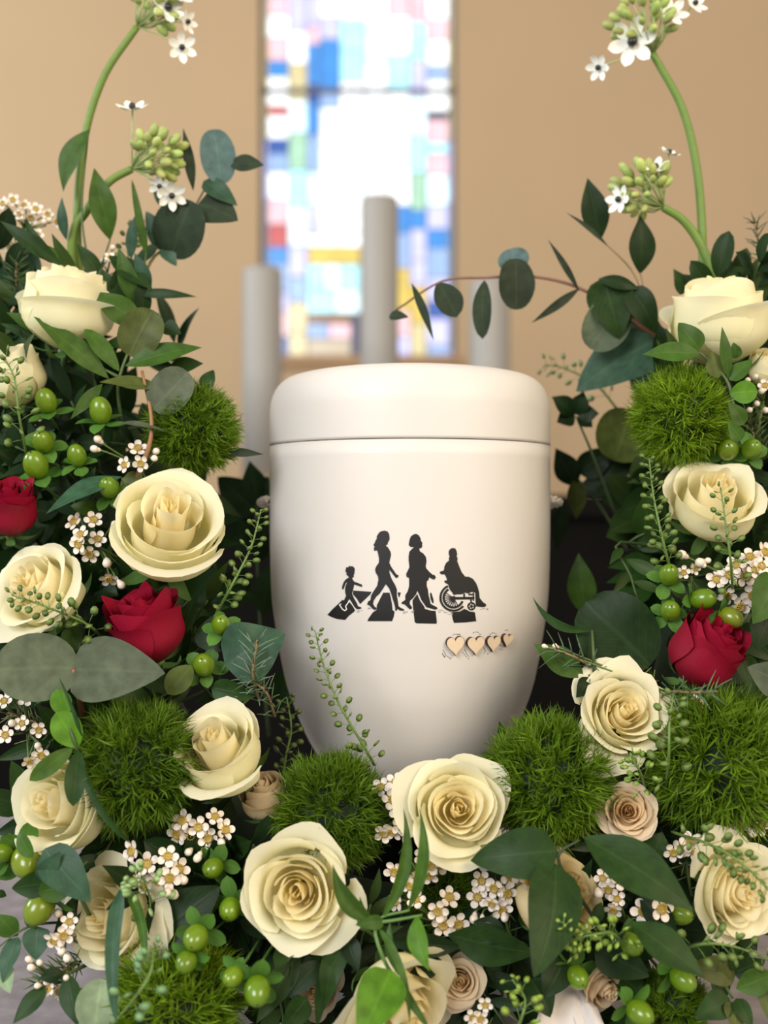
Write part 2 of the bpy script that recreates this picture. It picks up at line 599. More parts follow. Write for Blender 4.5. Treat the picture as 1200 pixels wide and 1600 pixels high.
URN_P = [(z, r) for r, z in smooth_prof(body_prof) + smooth_prof(lid_prof)]


def urn_r(z):
    p = URN_P
    if z <= p[0][0]:
        return p[0][1]
    for (a, ra), (b_, rb) in zip(p, p[1:]):
        if z <= b_:
            return ra + (rb - ra) * (z - a) / (b_ - a)
    return 0.0


def on_urn(px, py, off=0.0003):
    """point of the urn's front surface at this pixel, lifted off by a paint thickness"""
    lo, hi = 0.6, 0.81
    d = lo
    while d < hi:
        q = P(px, py, d)
        if math.hypot(q.x - UX, q.y - UY) < urn_r(q.z - ZC) + off:
            break
        d += 0.004
    a, b_ = d - 0.004, d
    for _ in range(24):
        mm = (a + b_) / 2
        q = P(px, py, mm)
        if math.hypot(q.x - UX, q.y - UY) < urn_r(q.z - ZC) + off:
            b_ = mm
        else:
            a = mm
    return P(px, py, b_)


UZ0 = ZC - 0.195
urn = thing('urn', 'large white urn with painted black walking figures and four wooden hearts', 'urn', (UX, UY, UZ0))
OFF = Vector((UX, UY, UZ0))
dz = ZC - UZ0
MB().lathe([(max(r, 0.001), z + dz) for r, z in smooth_prof(body_prof)], 96).build('body', M['urn'], urn)
MB().lathe([(0.0983, 0.0450 + dz), (0.0983, 0.0470 + dz)], 96).build('seam', M['seam'], urn)
lp = smooth_prof(lid_prof)
MB().lathe([(0.096, 0.0462 + dz)] + [(max(r, 0.001), z + dz) for r, z in lp], 96).build('lid', M['urn'], urn)
MB().lathe([(0.056, 0), (0.06, 0.004), (0.058, 0.012), (0.05, 0.02), (0.048, 0.09), (0.05, 0.1), (0.05, 0.1226)], 40, (0, 0, 0)).build('urn_stand', M['darkwood'])
so = bpy.data.objects['urn_stand']
so.location = (UX, UY, TZ)
tag(so, 'dark turned stand under the white urn, hidden by the flowers', 'stand')

# cord loops at both shoulders
for px, s in ((859, 1), (414, -1)):
    z = ZC - (786 - 800) * 0.8 / F
    p0 = Vector((UX + s * 0.0985, UY - 0.006, z))
    cb = MB()
    for k in range(3):
        cpts = []
        for i in range(13):
            t = i / 12
            a = t * 9 + k * 2 * PI / 3
            base = p0 + Vector((s * 0.007 * math.sin(t * PI * 0.9), -0.012 + 0.02 * t, 0.003 - 0.005 * t))
            cpts.append(base + Vector((math.cos(a) * 0.0014 * 1, 0, math.sin(a) * 0.0014)) - OFF)
        cb.tube(cpts, 0.0013, 6)
    o = cb.build('cord_loop', M['rope'], urn)
    o['label'] = 'twisted white cord'


def paint(name, polys, mat, off, label=None):
    """flat paint on the urn: polygons in picture units wrapped onto the curved surface"""
    bm = bmesh.new()
    for poly in polys:
        pts = [Vector((x, y, 0)) for x, y in poly]
        vs_ = [bm.verts.new(p) for p in pts]
        for tri in tessellate_polygon([pts]):
            try:
                bm.faces.new([vs_[i] for i in tri])
            except ValueError:
                pass
    for _ in range(3):
        le = [e for e in bm.edges if e.calc_length() > 7]
        if not le:
            break
        bmesh.ops.subdivide_edges(bm, edges=le, cuts=1)
        bmesh.ops.triangulate(bm, faces=[f for f in bm.faces if len(f.verts) > 4])
    for v in bm.verts:
        v.co = on_urn(v.co.x, v.co.y, off) - OFF
    for f in bm.faces:
        c = f.calc_center_median() + OFF
        if f.normal.length == 0:
            f.normal_update()
        f.normal_update()
        if f.normal.dot(Vector((0, -1, 0))) < 0:
            f.normal_flip()
    me = bpy.data.meshes.new(name)
    bm.to_mesh(me)
    bm.free()
    o = link(name, me, mat, urn)
    if label:
        o['label'] = label
    return o


def c2(pts): return [(500 + x / 7.5, 810 + y / 7.5) for x, y in pts]
def c3(pts): return [(620 + x / 7.5, 810 + y / 7.5) for x, y in pts]


def stroke(pts, wd):
    out = []
    for (x0, y0), (x1, y1) in zip(pts, pts[1:]):
        l = math.hypot(x1 - x0, y1 - y0) or 1
        nx, ny = -(y1 - y0) / l * wd / 2, (x1 - x0) / l * wd / 2
        ex, ey = (x1 - x0) / l * wd * 0.2, (y1 - y0) / l * wd * 0.2
        out.append([(x0 + nx - ex, y0 + ny - ey), (x1 + nx + ex, y1 + ny + ey), (x1 - nx + ex, y1 - ny + ey), (x0 - nx - ex, y0 - ny - ey)])
    return out


def ring(cx, cy, r0, r1, a0=0, a1=360, n=36):
    out = []
    for i in range(n):
        a, b_ = math.radians(a0 + (a1 - a0) * i / n), math.radians(a0 + (a1 - a0) * (i + 1) / n)
        out.append([(cx + r0 * math.cos(a), cy + r0 * math.sin(a)), (cx + r1 * math.cos(a), cy + r1 * math.sin(a)),
                    (cx + r1 * math.cos(b_), cy + r1 * math.sin(b_)), (cx + r0 * math.cos(b_), cy + r0 * math.sin(b_))])
    return out


child = [(300,600),(310,570),(330,575),(340,555),(355,562),(380,560),(400,575),(408,600),(402,630),(405,645),(395,655),(395,685),(375,700),(385,720),(400,740),(440,755),(490,775),(495,805),(480,800),(435,785),(400,775),(395,800),(385,845),(375,880),(395,930),(430,990),(445,1030),(480,1040),(485,1055),(450,1065),(425,1060),(400,1035),(370,985),(345,945),(320,975),(295,1005),(285,1020),(300,1050),(305,1065),(290,1070),(265,1045),(240,1020),(245,1005),(270,985),(285,950),(305,905),(295,870),(293,830),(300,790),(320,745),(300,760),(285,800),(275,832),(258,828),(258,800),(275,750),(300,715),(325,700),(340,690),(320,670),(305,650),(315,640),(298,625)]
wom1 = [(690,170),(715,150),(755,143),(790,152),(808,180),(815,225),(812,255),(795,280),(790,305),(770,315),(800,345),(825,390),(832,430),(820,475),(812,520),(830,560),(870,620),(895,655),(920,665),(915,690),(890,700),(870,675),(835,630),(812,600),(815,640),(840,710),(880,780),(900,830),(900,900),(910,960),(920,1030),(950,1050),(985,1065),(985,1080),(940,1080),(905,1060),(895,1085),(882,1080),(880,1040),(870,1000),(850,940),(830,870),(810,820),(770,770),(740,820),(700,880),(660,915),(630,960),(620,1000),(640,1035),(665,1050),(655,1070),(625,1070),(595,1035),(575,1020),(552,1010),(565,970),(590,960),(600,900),(630,850),(670,790),(685,720),(680,680),(655,640),(645,600),(660,560),(690,520),(692,470),(680,410),(670,375),(635,380),(630,350),(640,330),(625,310),(640,290),(650,260),(665,240),(665,210)]
wom2 = [(150,250),(165,210),(195,188),(225,180),(255,195),(275,225),(282,260),(300,288),(295,300),(298,330),(285,348),(262,350),(270,385),(310,410),(340,450),(348,500),(338,560),(345,585),(380,625),(420,660),(440,660),(458,690),(440,718),(415,710),(380,690),(370,720),(350,740),(350,790),(365,840),(370,890),(385,950),(395,1000),(430,1020),(470,1040),(478,1060),(450,1070),(400,1055),(345,1040),(325,1010),(290,960),(265,900),(240,845),(225,890),(190,935),(155,965),(150,1000),(178,1040),(175,1060),(150,1065),(115,1030),(90,1008),(55,1000),(60,980),(100,955),(100,900),(130,850),(145,790),(145,700),(115,685),(110,650),(130,610),(148,570),(140,500),(138,450),(148,390),(185,350),(205,338),(160,335),(140,310),(145,280)]
sitter = [(610,380),(630,355),(655,345),(685,352),(700,380),(708,420),(700,440),(712,465),(708,500),(730,560),(760,630),(800,680),(850,685),(895,710),(930,760),(950,810),(965,870),(970,930),(1010,980),(1045,1005),(1045,1030),(1010,1040),(930,1030),(925,1000),(920,870),(880,860),(840,880),(800,870),(760,890),(700,890),(670,900),(650,870),(620,830),(600,770),(565,755),(555,730),(590,725),(580,690),(560,655),(520,655),(502,635),(515,620),(552,610),(560,560),(580,520),(615,490),(610,465),(620,445),(610,420)]
stripes = [c2([(85,1130),(150,1060),(215,1000),(260,955),(340,975),(370,1000),(410,1075),(400,1095),(340,1140),(295,1190),(200,1180),(130,1155)]),
           c2([(390,845),(470,850),(605,860),(590,890),(470,1005),(430,940),(385,890)]),
           c2([(740,870),(815,870),(830,930),(845,1010),(850,1070),(875,1095),(865,1150),(845,1205),(700,1205),(555,1205),(570,1170),(620,1100),(665,1070),(665,1020),(710,930)]),
           c2([(910,865),(948,870),(930,930),(915,900)]),
           c3([(240,885),(270,960),(320,1030),(330,1060),(400,1080),(455,1085),(470,1215),(465,1235),(230,1230),(210,1215),(200,1130),(185,1000),(185,960)]),
           c3([(388,875),(405,870),(430,950),(432,995),(415,990),(395,940)]),
           c3([(640,1100),(740,1090),(790,1060),(840,1080),(915,1100),(932,1205),(800,1220),(670,1225),(655,1180)])]
for s_ in stripes:
    paint('painted_stripe', [s_], M['black'], 0.00012)
paint('painted_outline', stroke(c2([(262,1000),(228,1012),(262,1062),(290,1082),(312,1066),(300,1030),(345,966),(372,1000),(420,1068)]), 1.5), M['whiteink'], 0.0002)
paint('painted_child', [c2(child)], M['black'], 0.0003, 'black silhouette of a small child walking')
paint('painted_woman', [c2(wom1)], M['black'], 0.0003, 'black silhouette of a walking woman with curly hair')
paint('painted_woman', [c3(wom2)], M['black'], 0.0003, 'black silhouette of a walking woman with bobbed hair')
wc = [sitter, [(640,920),(910,918),(910,948),(640,952)], [(890,870),(906,870),(906,965),(890,965)], [(840,880),(905,885),(905,900),(840,900)],
      [(780,880),(800,880),(800,930),(780,930)], [(860,950),(880,950),(880,990),(862,990)]]
wc += ring(663, 930, 138, 163, 40, 245) + ring(663, 930, 100, 127, 20, 240) + ring(668, 935, 0, 26)
for k in range(10):
    a = math.radians(60 + k * 17)
    wc += stroke([(668, 935), (663 + 110 * math.cos(a), 930 + 110 * math.sin(a))], 10)
wc += ring(875, 1030, 32, 50) + ring(875, 1030, 0, 14, n=10)
for k in range(5):
    a = k * 2 * PI / 5
    wc += stroke([(875, 1030), (875 + 40 * math.cos(a), 1030 + 40 * math.sin(a))], 11)
paint('painted_wheelchair_user', [c3(p) for p in wc], M['black'], 0.0003, 'black silhouette of a person seated in a wheelchair')
paint('painted_outline', [c3(p) for p in ring(875, 1030, 52, 62, 10, 300)], M['whiteink'], 0.0002)
sm = []
for (cx, cy, n_, wd) in ((560, 956, 5, 7), (577, 951, 4, 6), (630, 957, 5, 10), (646, 956, 4, 8), (693, 955, 9, 18), (756, 952, 7, 14), (700, 958, 6, 12)):
    for k in range(n_):
        x, y = cx + rnd.uniform(-.5, .5) * wd, cy + rnd.uniform(-1.8, 1.8)
        sm += stroke([(x, y), (x + rnd.uniform(1.5, 3.5), y + rnd.uniform(-1, .4))], rnd.uniform(.6, 1.4))
paint('painted_smudges', sm, M['greyink'], 0.00015)
mk = []
for pts, wd in (([(692, 1015), (697, 1024), (704, 1029)], .6), ([(691, 1021), (695, 1027)], 1.0), ([(726, 1014), (729, 1022), (733, 1026)], .6), ([(755.5, 1011), (759, 1018)], .7), ([(780, 1006), (784, 1011)], .9),
                ([(707, 992), (711, 991), (719, 991)], .5)):
    mk += stroke(pts, wd)
for x, y in ((704, 1029), (695, 1026), (724, 1020), (726, 1023), (728.5, 1026), (732, 1029), (757, 1020), (762, 1021.5), (781, 1014), (784, 1015), (740, 988.5), (744, 987.5), (747, 988), (750, 991), (766, 991), (769, 989), (772, 989), (775, 990), (715, 991), (718.5, 991.5), (790, 984.5), (793, 984.6)):
    mk += stroke([(x - .5, y - .3), (x + .5, y + .3)], 1.1)
paint('painted_marks', mk, M['black'], 0.00015)

# wooden hearts glued on
hp = []
for i in range(40):
    t = 2 * PI * i / 40
    hp.append((16 * math.sin(t) ** 3 / 32, (13 * math.cos(t) - 5 * math.cos(2 * t) - 2 * math.cos(3 * t) - math.cos(4 * t) + 2.5) / 30))
for (cx, cy, wpx, hpx, rot) in ((710, 1009, 29, 32, 4), (741, 1008.5, 29, 31, 2), (768, 1005.5, 23.5, 27, -2), (789.5, 1000, 19, 22, -10)):
    q = on_urn(cx, cy, 0)
    nrm = Vector((q.x - UX, q.y - UY, 0)).normalized()
    nrm = (nrm + Vector((0, 0, -0.12))).normalized()
    xr = Vector((0, 0, 1)).cross(nrm).normalized()
    yr = nrm.cross(xr)
    fores = max(0.6, -nrm.y)
    sw, sh = wpx * 0.71 / F / fores * 0.97, hpx * 0.71 / F
    cr, sr = math.cos(math.radians(rot)), math.sin(math.radians(rot))
    fv, n_ = [], len(hp)
    for lay, (off, sc) in enumerate(((-0.0008, 1.0), (0.0021, 1.0), (0.0024, 0.97))):
        for x, y in hp:
            x, y = (x * cr - y * sr) * sc, (x * sr + y * cr) * sc
            fv.append(q + xr * (x * sw) + yr * (y * sh) + nrm * off - OFF)
    ff = [tuple(l * n_ + k for k in ()) for l in ()]
    side = []
    for l in range(2):
        for i in range(n_):
            j = (i + 1) % n_
            side.append((l * n_ + j, l * n_ + i, (l + 1) * n_ + i, (l + 1) * n_ + j))
    capf = [tuple(2 * n_ + i for i in range(n_ - 1, -1, -1))]
    me = mesh('wooden_heart', fv, side + capf, False)
    me.materials.append(M['burnt'])
    me.materials.append(M['birch'])
    me.polygons[len(me.polygons) - 1].material_index = 1
    o = link('wooden_heart', me, None, urn)
    o['label'] = 'small pale wooden heart with a burnt dark edge'

# ------------------------------------------------------------------ foam horseshoe
path_px = [(95, 500), (120, 640), (130, 800), (160, 980), (230, 1160), (330, 1320), (470, 1430), (640, 1470), (830, 1430), (960, 1330), (1060, 1180), (1105, 1000), (1120, 800), (1130, 640), (1135, 530)]
foam_pts = spline([P(x, y, DF(x, y) + 0.075) for x, y in path_px], 5)
fo = MB().tube(foam_pts, [0.022 + 0.013 * math.sin(PI * min(1, max(0, i / (len(foam_pts) - 1)))) for i in range(len(foam_pts))], 12)
fb = fo.build('flower_foam', M['foam'])
tag(fb, 'dark green foam horseshoe that holds the flowers round the urn', 'foam')
path_dense = [(v[0], v[1]) for v in spline([Vector((x, y, 0)) for x, y in path_px], 8)]


def anchor(p):
    q = min(foam_pts, key=lambda s: (s - p).length)
    return q


# ------------------------------------------------------------------ leaves
def wfun(kind, t):
    if kind == 'lance':
        return math.sin(PI * t ** 0.85) ** 1.15
    if kind == 'ovate':
        return math.sin(PI * t ** 0.62) ** 0.85
    if kind == 'round':
        return math.sqrt(max(0, 1 - (2 * t - 1) ** 2)) ** 0.9
    if kind == 'oblong':
        return math.sin(PI * t ** 1.15) ** 0.6
    if kind == 'blade':
        return min(1, t * 5 + .25) * (1 - t ** 3) ** 0.8
    return math.sin(PI * t)


def leaf_geo(base, tip, width, kind='lance', nrm=None, bend=0.08, fold=0.15, wave=0.0, nu=6, nv=12, side=0.0, seed=0):
    """a curved leaf from base to tip: cupped along the midrib, bowed along its length"""
    base, tip = Vector(base), Vector(tip)
    ax = tip - base
    L = ax.length
    ax.normalize()
    n = Vector(nrm) if nrm is not None else Vector((0, -1, 0.35))
    n = n - ax * n.dot(ax)
    if n.length < 0.05:
        n = ax.orthogonal()
    n.normalize()
    s = ax.cross(n)
    vs_, fs, uvs = [], [], []
    for i in range(nv + 1):
        t = i / nv
        tt = 0.5 - 0.5 * math.cos(PI * t) if kind == 'round' else t
        hw = wfun(kind, tt) * width / 2 + (width * 0.015 if i < nv else 0.0)
        c = base + ax * (L * tt) + n * (bend * L * (4 * tt * (1 - tt))) + s * (side * L * 4 * tt * (1 - tt))
        for j in range(nu + 1):
            u = 2 * j / nu - 1
            z = fold * hw * abs(u) ** 1.5 + wave * hw * abs(u) * math.sin(tt * 9 + seed + u)
            vs_.append(c + s * (u * hw) + n * z)
            uvs.append((j / nu, tt))
    m1 = nu + 1
    for i in range(nv):
        for j in range(nu):
            fs.append((i * m1 + j, (i + 1) * m1 + j, (i + 1) * m1 + j + 1, i * m1 + j + 1))
    return vs_, fs, uvs


def leaf_mesh(name, *a, off=None, **k):
    vs_, fs, uvs = leaf_geo(*a, **k)
    if off is not None:
        vs_ = [v - off for v in vs_]
    me = mesh(name, vs_, fs)
    uvl = me.uv_layers.new(name='UVMap')
    for l in me.loops:
        uvl.data[l.index].uv = uvs[l.vertex_index]
    return me


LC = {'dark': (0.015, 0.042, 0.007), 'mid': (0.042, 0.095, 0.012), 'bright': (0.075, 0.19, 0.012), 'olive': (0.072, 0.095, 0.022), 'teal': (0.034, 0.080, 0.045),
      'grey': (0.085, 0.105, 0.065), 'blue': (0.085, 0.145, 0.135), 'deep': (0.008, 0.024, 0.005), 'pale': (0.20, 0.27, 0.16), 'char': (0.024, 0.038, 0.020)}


def jit(c, a=0.15, r=rnd):
    k = 1 + r.uniform(-a, a)
    return tuple(min(1, x * k * (1 + r.uniform(-a * .4, a * .4))) for x in c) + (1,)


def sprig(name, label, cat, leaves, stems, d0=0.0, group=None, stemcol=(0.06, 0.10, 0.03), srad=0.0011, abs_d=None, mat=None):
    """leaves: (bx,by,tx,ty,width_px,kind,colour,[dd_base,dd_tip,extra dict]); stems: lists of (px,py,dd)"""
    def dep(x, y, dd):
        return (abs_d if abs_d is not None else DF(x, y)) + d0 + dd
    fs_ = stems[0][0] if stems else leaves[0]
    root = P(fs_[0], fs_[1], dep(fs_[0], fs_[1], fs_[2] if stems else 0))
    t = thing(name, label, cat, root, group)
    if stems:
        sb_ = MB()
        for st in stems:
            pts = [P(x, y, dep(x, y, dd)) - root for x, y, dd in st]
            pts = spline(pts, 5) if len(pts) > 2 else pts
            sb_.tube(pts, [srad * (1.25 - 0.6 * i / (len(pts) - 1)) for i in range(len(pts))], 6)
        o = sb_.build('stem', M['stem'], t)
        o.color = stemcol + (1,)
    for lf in leaves:
        bx, by, tx, ty, wp, kind, c = lf[:7]
        db, dt = (lf[7], lf[8]) if len(lf) > 8 else (0.0, -0.004)
        ex = dict(lf[9]) if len(lf) > 9 else {}
        a, b_ = P(bx, by, dep(bx, by, db)), P(tx, ty, dep(tx, ty, dt))
        if 'nrm' not in ex:
            ex['nrm'] = (rnd.uniform(-.35, .35), -1, rnd.uniform(0.0, .5))
        else:
            ex['nrm'] = (ex['nrm'][0], -ex['nrm'][2], ex['nrm'][1])
        ex.setdefault('bend', rnd.uniform(0.03, 0.1))
        ex.setdefault('wave', rnd.uniform(0.0, 0.10))
        ex.setdefault('seed', rnd.uniform(0, 6))
        wd = wp * dep(bx, by, db) / F
        me = leaf_mesh('leaf', a, b_, wd, kind, off=root, **ex)
        mt = mat or ('euc' if c in ('grey', 'blue', 'pale', 'char') else 'leaf')
        o = link('leaf', me, M[mt], t)
        o.color = jit(LC[c], 0.12)
    return t


# ------------------------------------------------------------------ roses
def petal_geo(th0, W, rb, rm, rt, H, z0, curl, spiral, seed, M_=14, N_=12, flop=0.0, point=0.0, calm=1.0):
    r_ = random.Random(seed)
    ph, ph2 = r_.uniform(0, 6), r_.uniform(0, 6)
    amp = r_.uniform(0.014, 0.040) * calm
    el = r_.uniform(0.6, 1.3)
    er = r_.uniform(0.6, 1.3)
    vs_, uv, tv = [], [], []
    for i in range(N_ + 1):
        v = i / N_
        for j in range(M_ + 1):
            u = 2 * j / M_ - 1
            s = v * (1 - 0.20 * abs(u) ** 2.6 + point * max(0, 1 - abs(u) * 2.2)) 
            wv = W * (0.42 + 0.58 * math.sin(min(1.0, s * 1.35) * PI / 2))
            th = th0 + u * wv
            if s < 0.5:
                q = s / 0.5
                r = rb + (rm - rb) * math.sin(q * PI / 2) ** 0.9
            else:
                q = (s - 0.5) / 0.5
                r = rm + (rt - rm) * (q * q * (1.6 - 0.6 * q))
            z = z0 + H * (s ** 1.08)
            e = abs(u) ** 3 * s * (el if u < 0 else er)
            c = max(0.0, (s - 0.68) / 0.32)
            cc = curl * (c ** 2) * (1 + 0.5 * e)
            r += cc * 0.9 + curl * 0.35 * e * c
            z -= cc * 0.55 + curl * 0.25 * e
            r *= 1 + spiral * u
            r += amp * math.sin(2.3 * th + ph + 2 * s) * s + amp * 0.9 * math.sin(6 * u + ph2) * s ** 3
            z += amp * 1.3 * math.sin(4 * u + ph2) * s ** 3
            z -= flop * s * s
            r += flop * s * s * 0.55
            vs_.append(Vector((r * math.cos(th), r * math.sin(th), z)))
            uv.append((j / M_, v))
            tv.append(s)
    m1 = M_ + 1
    fs = [(i * m1 + j, i * m1 + j + 1, (i + 1) * m1 + j + 1, (i + 1) * m1 + j) for i in range(N_) for j in range(M_)]
    return vs_, fs, uv, tv


# layer: count, W, rmid, rtop, height, z0, curl
OPEN = [(2, 1.9, .06, .05, .88, .12, .00), (3, 1.6, .14, .13, .89, .12, .00), (3, 1.5, .24, .24, .90, .10, .03), (3, 1.5, .34, .37, .90, .07, .06),
        (3, 1.5, .48, .51, .90, .04, .09), (4, 1.15, .62, .66, .87, .02, .12), (3, 1.2, .72, .80, .82, .0, .18), (3, .95, .77, .90, .72, -.02, .24)]
HALF = [(2, 1.9, .06, .05, 1.16, .12, .00), (2, 1.8, .13, .12, 1.17, .12, .00), (3, 1.5, .23, .21, 1.18, .10, .02), (3, 1.45, .33, .33, 1.18, .08, .06),
        (3, 1.5, .54, .52, 1.16, .04, .14), (3, 1.4, .68, .68, 1.10, .02, .22), (3, 1.25, .76, .82, 1.02, .0, .30), (2, 1.0, .80, .92, .92, -.02, .36)]
CUP = [(2, 1.9, .07, .06, 1.34, .12, .00), (2, 1.8, .15, .13, 1.36, .12, .00), (3, 1.5, .26, .23, 1.36, .10, .03), (2, 1.9, .38, .36, 1.34, .08, .10),
       (3, 1.5, .64, .58, 1.30, .04, .16), (3, 1.5, .78, .72, 1.24, .02, .20), (2, 1.3, .86, .84, 1.14, .0, .22)]
BUD = [(2, 1.9, .08, .06, 1.50, .12, .00), (3, 1.6, .20, .15, 1.52, .10, .00), (3, 1.5, .36, .28, 1.54, .08, .03), (3, 1.5, .54, .44, 1.54, .05, .07),
       (3, 1.6, .72, .56, 1.52, .02, .08), (3, 1.5, .84, .66, 1.46, .0, .13), (2, 1.25, .90, .80, 1.34, -.02, .24)]
REDB = [(3, 1.6, .12, .10, 1.55, .12, .02), (4, 1.3, .28, .24, 1.58, .10, .04), (4, 1.2, .44, .40, 1.58, .07, .06), (4, 1.2, .58, .54, 1.56, .04, .07),
        (4, 1.2, .70, .66, 1.50, .02, .08), (4, 1.1, .78, .76, 1.40, .0, .10)]
SIDE = {'open': (OPEN, 0.42), 'half': (HALF, 0.58), 'cup': (CUP, 0.68), 'bud': (BUD, 0.74), 'red': (REDB, 0.78)}

IN_C, OUT_C, GR_C = (0.98, 0.84, 0.44), (0.95, 0.91, 0.68), (0.84, 0.85, 0.50)


KEEP = []


def rose(px, py, rpx, f, kind, label, d=None, color='white', seed=0, dd=0.0, roll=None, group=None, name='rose', guard=True, stem=True):
    lay, cz = SIDE[kind]
    d = (DF(px, py) if d is None else d) + dd
    sc = rpx * {'half': .86, 'cup': .90, 'open': .92, 'bud': .95, 'red': .95}[kind] * d / F
    ax = face(*f)
    q = Vector((0, 0, 1)).rotation_difference(ax)
    r_ = random.Random(seed)
    q = q @ Quaternion((0, 0, 1), r_.uniform(0, 6.28) if roll is None else roll)
    base = P(px, py, d) - ax * (sc * cz)
    KEEP.append((P(px, py, d), sc * .92))
    t = thing(name, label, 'rose', base, group)
    t.rotation_mode = 'QUATERNION'
    t.rotation_quaternion = q
    t.scale = (sc, sc, sc)
    Mx = Matrix.Translation(base) @ q.to_matrix().to_4x4() @ Matrix.Scale(sc, 4)
    a0 = 0.0
    nl = len(lay)
    for li, (n, W, rm, rt, H, z0, curl) in enumerate(lay):
        a0 += 0.9 + r_.uniform(-.3, .3)
        for k in range(n):
            th = a0 + 2 * PI * k / n + r_.uniform(-.16, .16)
            fl = 0.0
            if li >= nl - 2:
                fl = max(0, r_.gauss(0.02, 0.06)) if guard and kind != 'cup' else 0.0
            vs_, fs, uv, tv = petal_geo(th, W * r_.uniform(.92, 1.08), 0.03 + 0.02 * li, rm * r_.uniform(.97, 1.03) , rt * (r_.uniform(.95, 1.06) if li < 2 else r_.uniform(.90, 1.10)), H * (r_.uniform(.96, 1.03) if li < 2 or kind == 'bud' else r_.uniform(.91, 1.05)), z0,
                                        curl * r_.uniform(.5, 1.4), r_.uniform(.06, .20) if li < nl - 2 else 0.07, seed * 1000 + li * 20 + k, flop=fl, calm=.45 if kind == 'bud' else 1.0, point=(r_.choice((0, .03, .06, .11) if kind != 'bud' else (0, .02, .05)) if color != 'red' else r_.choice((.05, .1, .14))) if li >= nl - 3 else 0)
            me = mesh('petal', vs_, fs)
            uvl = me.uv_layers.new(name='UVMap')
            uvl.data.foreach_set('uv', [c for l in me.loops for c in uv[l.vertex_index]])
            ca = me.color_attributes.new('Col', 'FLOAT_COLOR', 'POINT')
            lt = li / (nl - 1)
            tint = r_.uniform(.95, 1.03)
            cols = []
            for s in tv:
                if color == 'white':
                    k2 = min(1, lt * 0.75 + s * 0.45)
                    c = [a + (b_ - a) * k2 for a, b_ in zip(IN_C, OUT_C)]
                    g_ = (1 - s) * 0.7 if li >= nl - 3 else 0
                    c = [a + (b_ - a) * g_ for a, b_ in zip(c, GR_C)]
                elif color == 'cream':
                    k2 = min(1, lt * 0.7 + s * 0.3)
                    c = [a + (b_ - a) * k2 for a, b_ in zip((0.86, 0.66, 0.36), (0.84, 0.71, 0.53))]
                elif color == 'tan':
                    c = [a + (b_ - a) * s for a, b_ in zip((0.66, 0.55, 0.30), (0.70, 0.57, 0.38))]
                elif color == 'yellow':
                    c = [a + (b_ - a) * min(1, lt * .8 + s * .2) for a, b_ in zip((0.9, 0.70, 0.30), (0.88, 0.77, 0.48))]
                else:
                    c = [a + (b_ - a) * s for a, b_ in zip((0.17, 0.002, 0.012), (0.30, 0.003, 0.026))]
                cols += [min(1, x * tint) for x in c] + [1]
            ca.data.foreach_set('color', cols)
            link('petal', me, M['redrose'] if color == 'red' else M['rose'], t)
    # calyx, sepals, stem
    o = MB().lathe([(0.04, -.16), (0.11, -.13), (0.13, -.06), (0.10, 0.02), (0.03, 0.06)], 12).build('calyx', M['stem'], t)
    o.color = (0.09, 0.17, 0.04, 1)
    for k in range(5):
        a = 2 * PI * k / 5 + r_.uniform(-.2, .2)
        rad = Vector((math.cos(a), math.sin(a), 0))
        b0 = rad * 0.10 + Vector((0, 0, -.05))
        rr = lay[-1][2]
        tp = rad * (rr * r_.uniform(.95, 1.25)) + Vector((0, 0, r_.uniform(-.05, .42)))
        me = leaf_mesh('sepal', b0, tp, 0.26, 'ovate', nrm=(-rad + Vector((0, 0, .6))), bend=-0.22, fold=.2, nu=4, nv=7)
        o = link('sepal', me, M['leaf'], t)
        o.color = jit((0.10, 0.19, 0.05), .15, r_)
    if stem:
        inv = Mx.inverted()
        a_ = inv @ anchor(base)
        p1 = Vector((0, 0, -.12))
        pts = bez(p1, p1 + Vector((0, 0, -.5)), a_, 6)
        o = MB().tube(pts, 0.065, 7).build('stem', M['stem'], t)
        o.color = (0.06, 0.12, 0.03, 1)
    return t


G1 = 'white roses in the arrangement'
ROSES = [
    (103, 486, 84, (.10, .97, .2), 'bud', 'tall half-closed white rose at the top of the left side', 1, {}),
    (18, 590, 64, (-.25, .93, .2), 'bud', 'white rose cut off by the left edge, above green berries', 2, {}),
    (262, 830, 107, (.22, .60, .76), 'cup', 'large open cream rose above the red rose on the left', 3, {'dd': -.012}),
    (66, 926, 90, (-.40, .50, .75), 'half', 'white rose at the left edge above the big dusty leaf', 4, {}),
    (346, 1180, 86, (-.24, .74, .62), 'cup', 'cupped cream rose left of the urn foot', 5, {'dd': -.006}),
    (106, 1258, 92, (-.45, .25, .82), 'cup', 'cream rose left of the big mossy green ball', 6, {}),
    (470, 1390, 98, (-.10, .16, 1), 'open', 'open white rose with yellow heart left of bottom centre', 7, {'dd': -.012}),
    (185, 1432, 94, (-.5, .25, .78), 'half', 'white rose at lower left beside grey-green grass blade', 8, {'dd': .012}),
    (714, 1266, 92, (.04, .34, .94), 'open', 'open round cream rose directly below the urn', 9, {'dd': -.008}),
    (970, 1116, 84, (.16, .42, .88), 'open', 'open white rose right of the urn foot, below the berries', 10, {}),
    (1115, 790, 84, (.0, .72, .66), 'cup', 'white rose on the right, above the white waxflowers', 11, {}),
    (1122, 508, 88, (-.12, .95, .24), 'bud', 'white rose at the top of the right side', 12, {}),
    (1140, 1390, 88, (.4, .12, .88), 'open', 'pale yellow rose at lower right edge behind fine seed sprig', 13, {}),
    (862, 1400, 84, (.55, .45, .45), 'cup', 'yellowish rose half hidden by dark glossy leaves', 14, {'dd': .010, 'color': 'yellow'}),
    (622, 1556, 104, (.45, -.35, .75), 'half', 'white rose cut off by the bottom edge', 15, {'dd': .0}),
    (1196, 578, 36, (.3, .6, .6), 'bud', 'white rose bud at the right edge below the top rose', 16, {'dd': .005}),
]
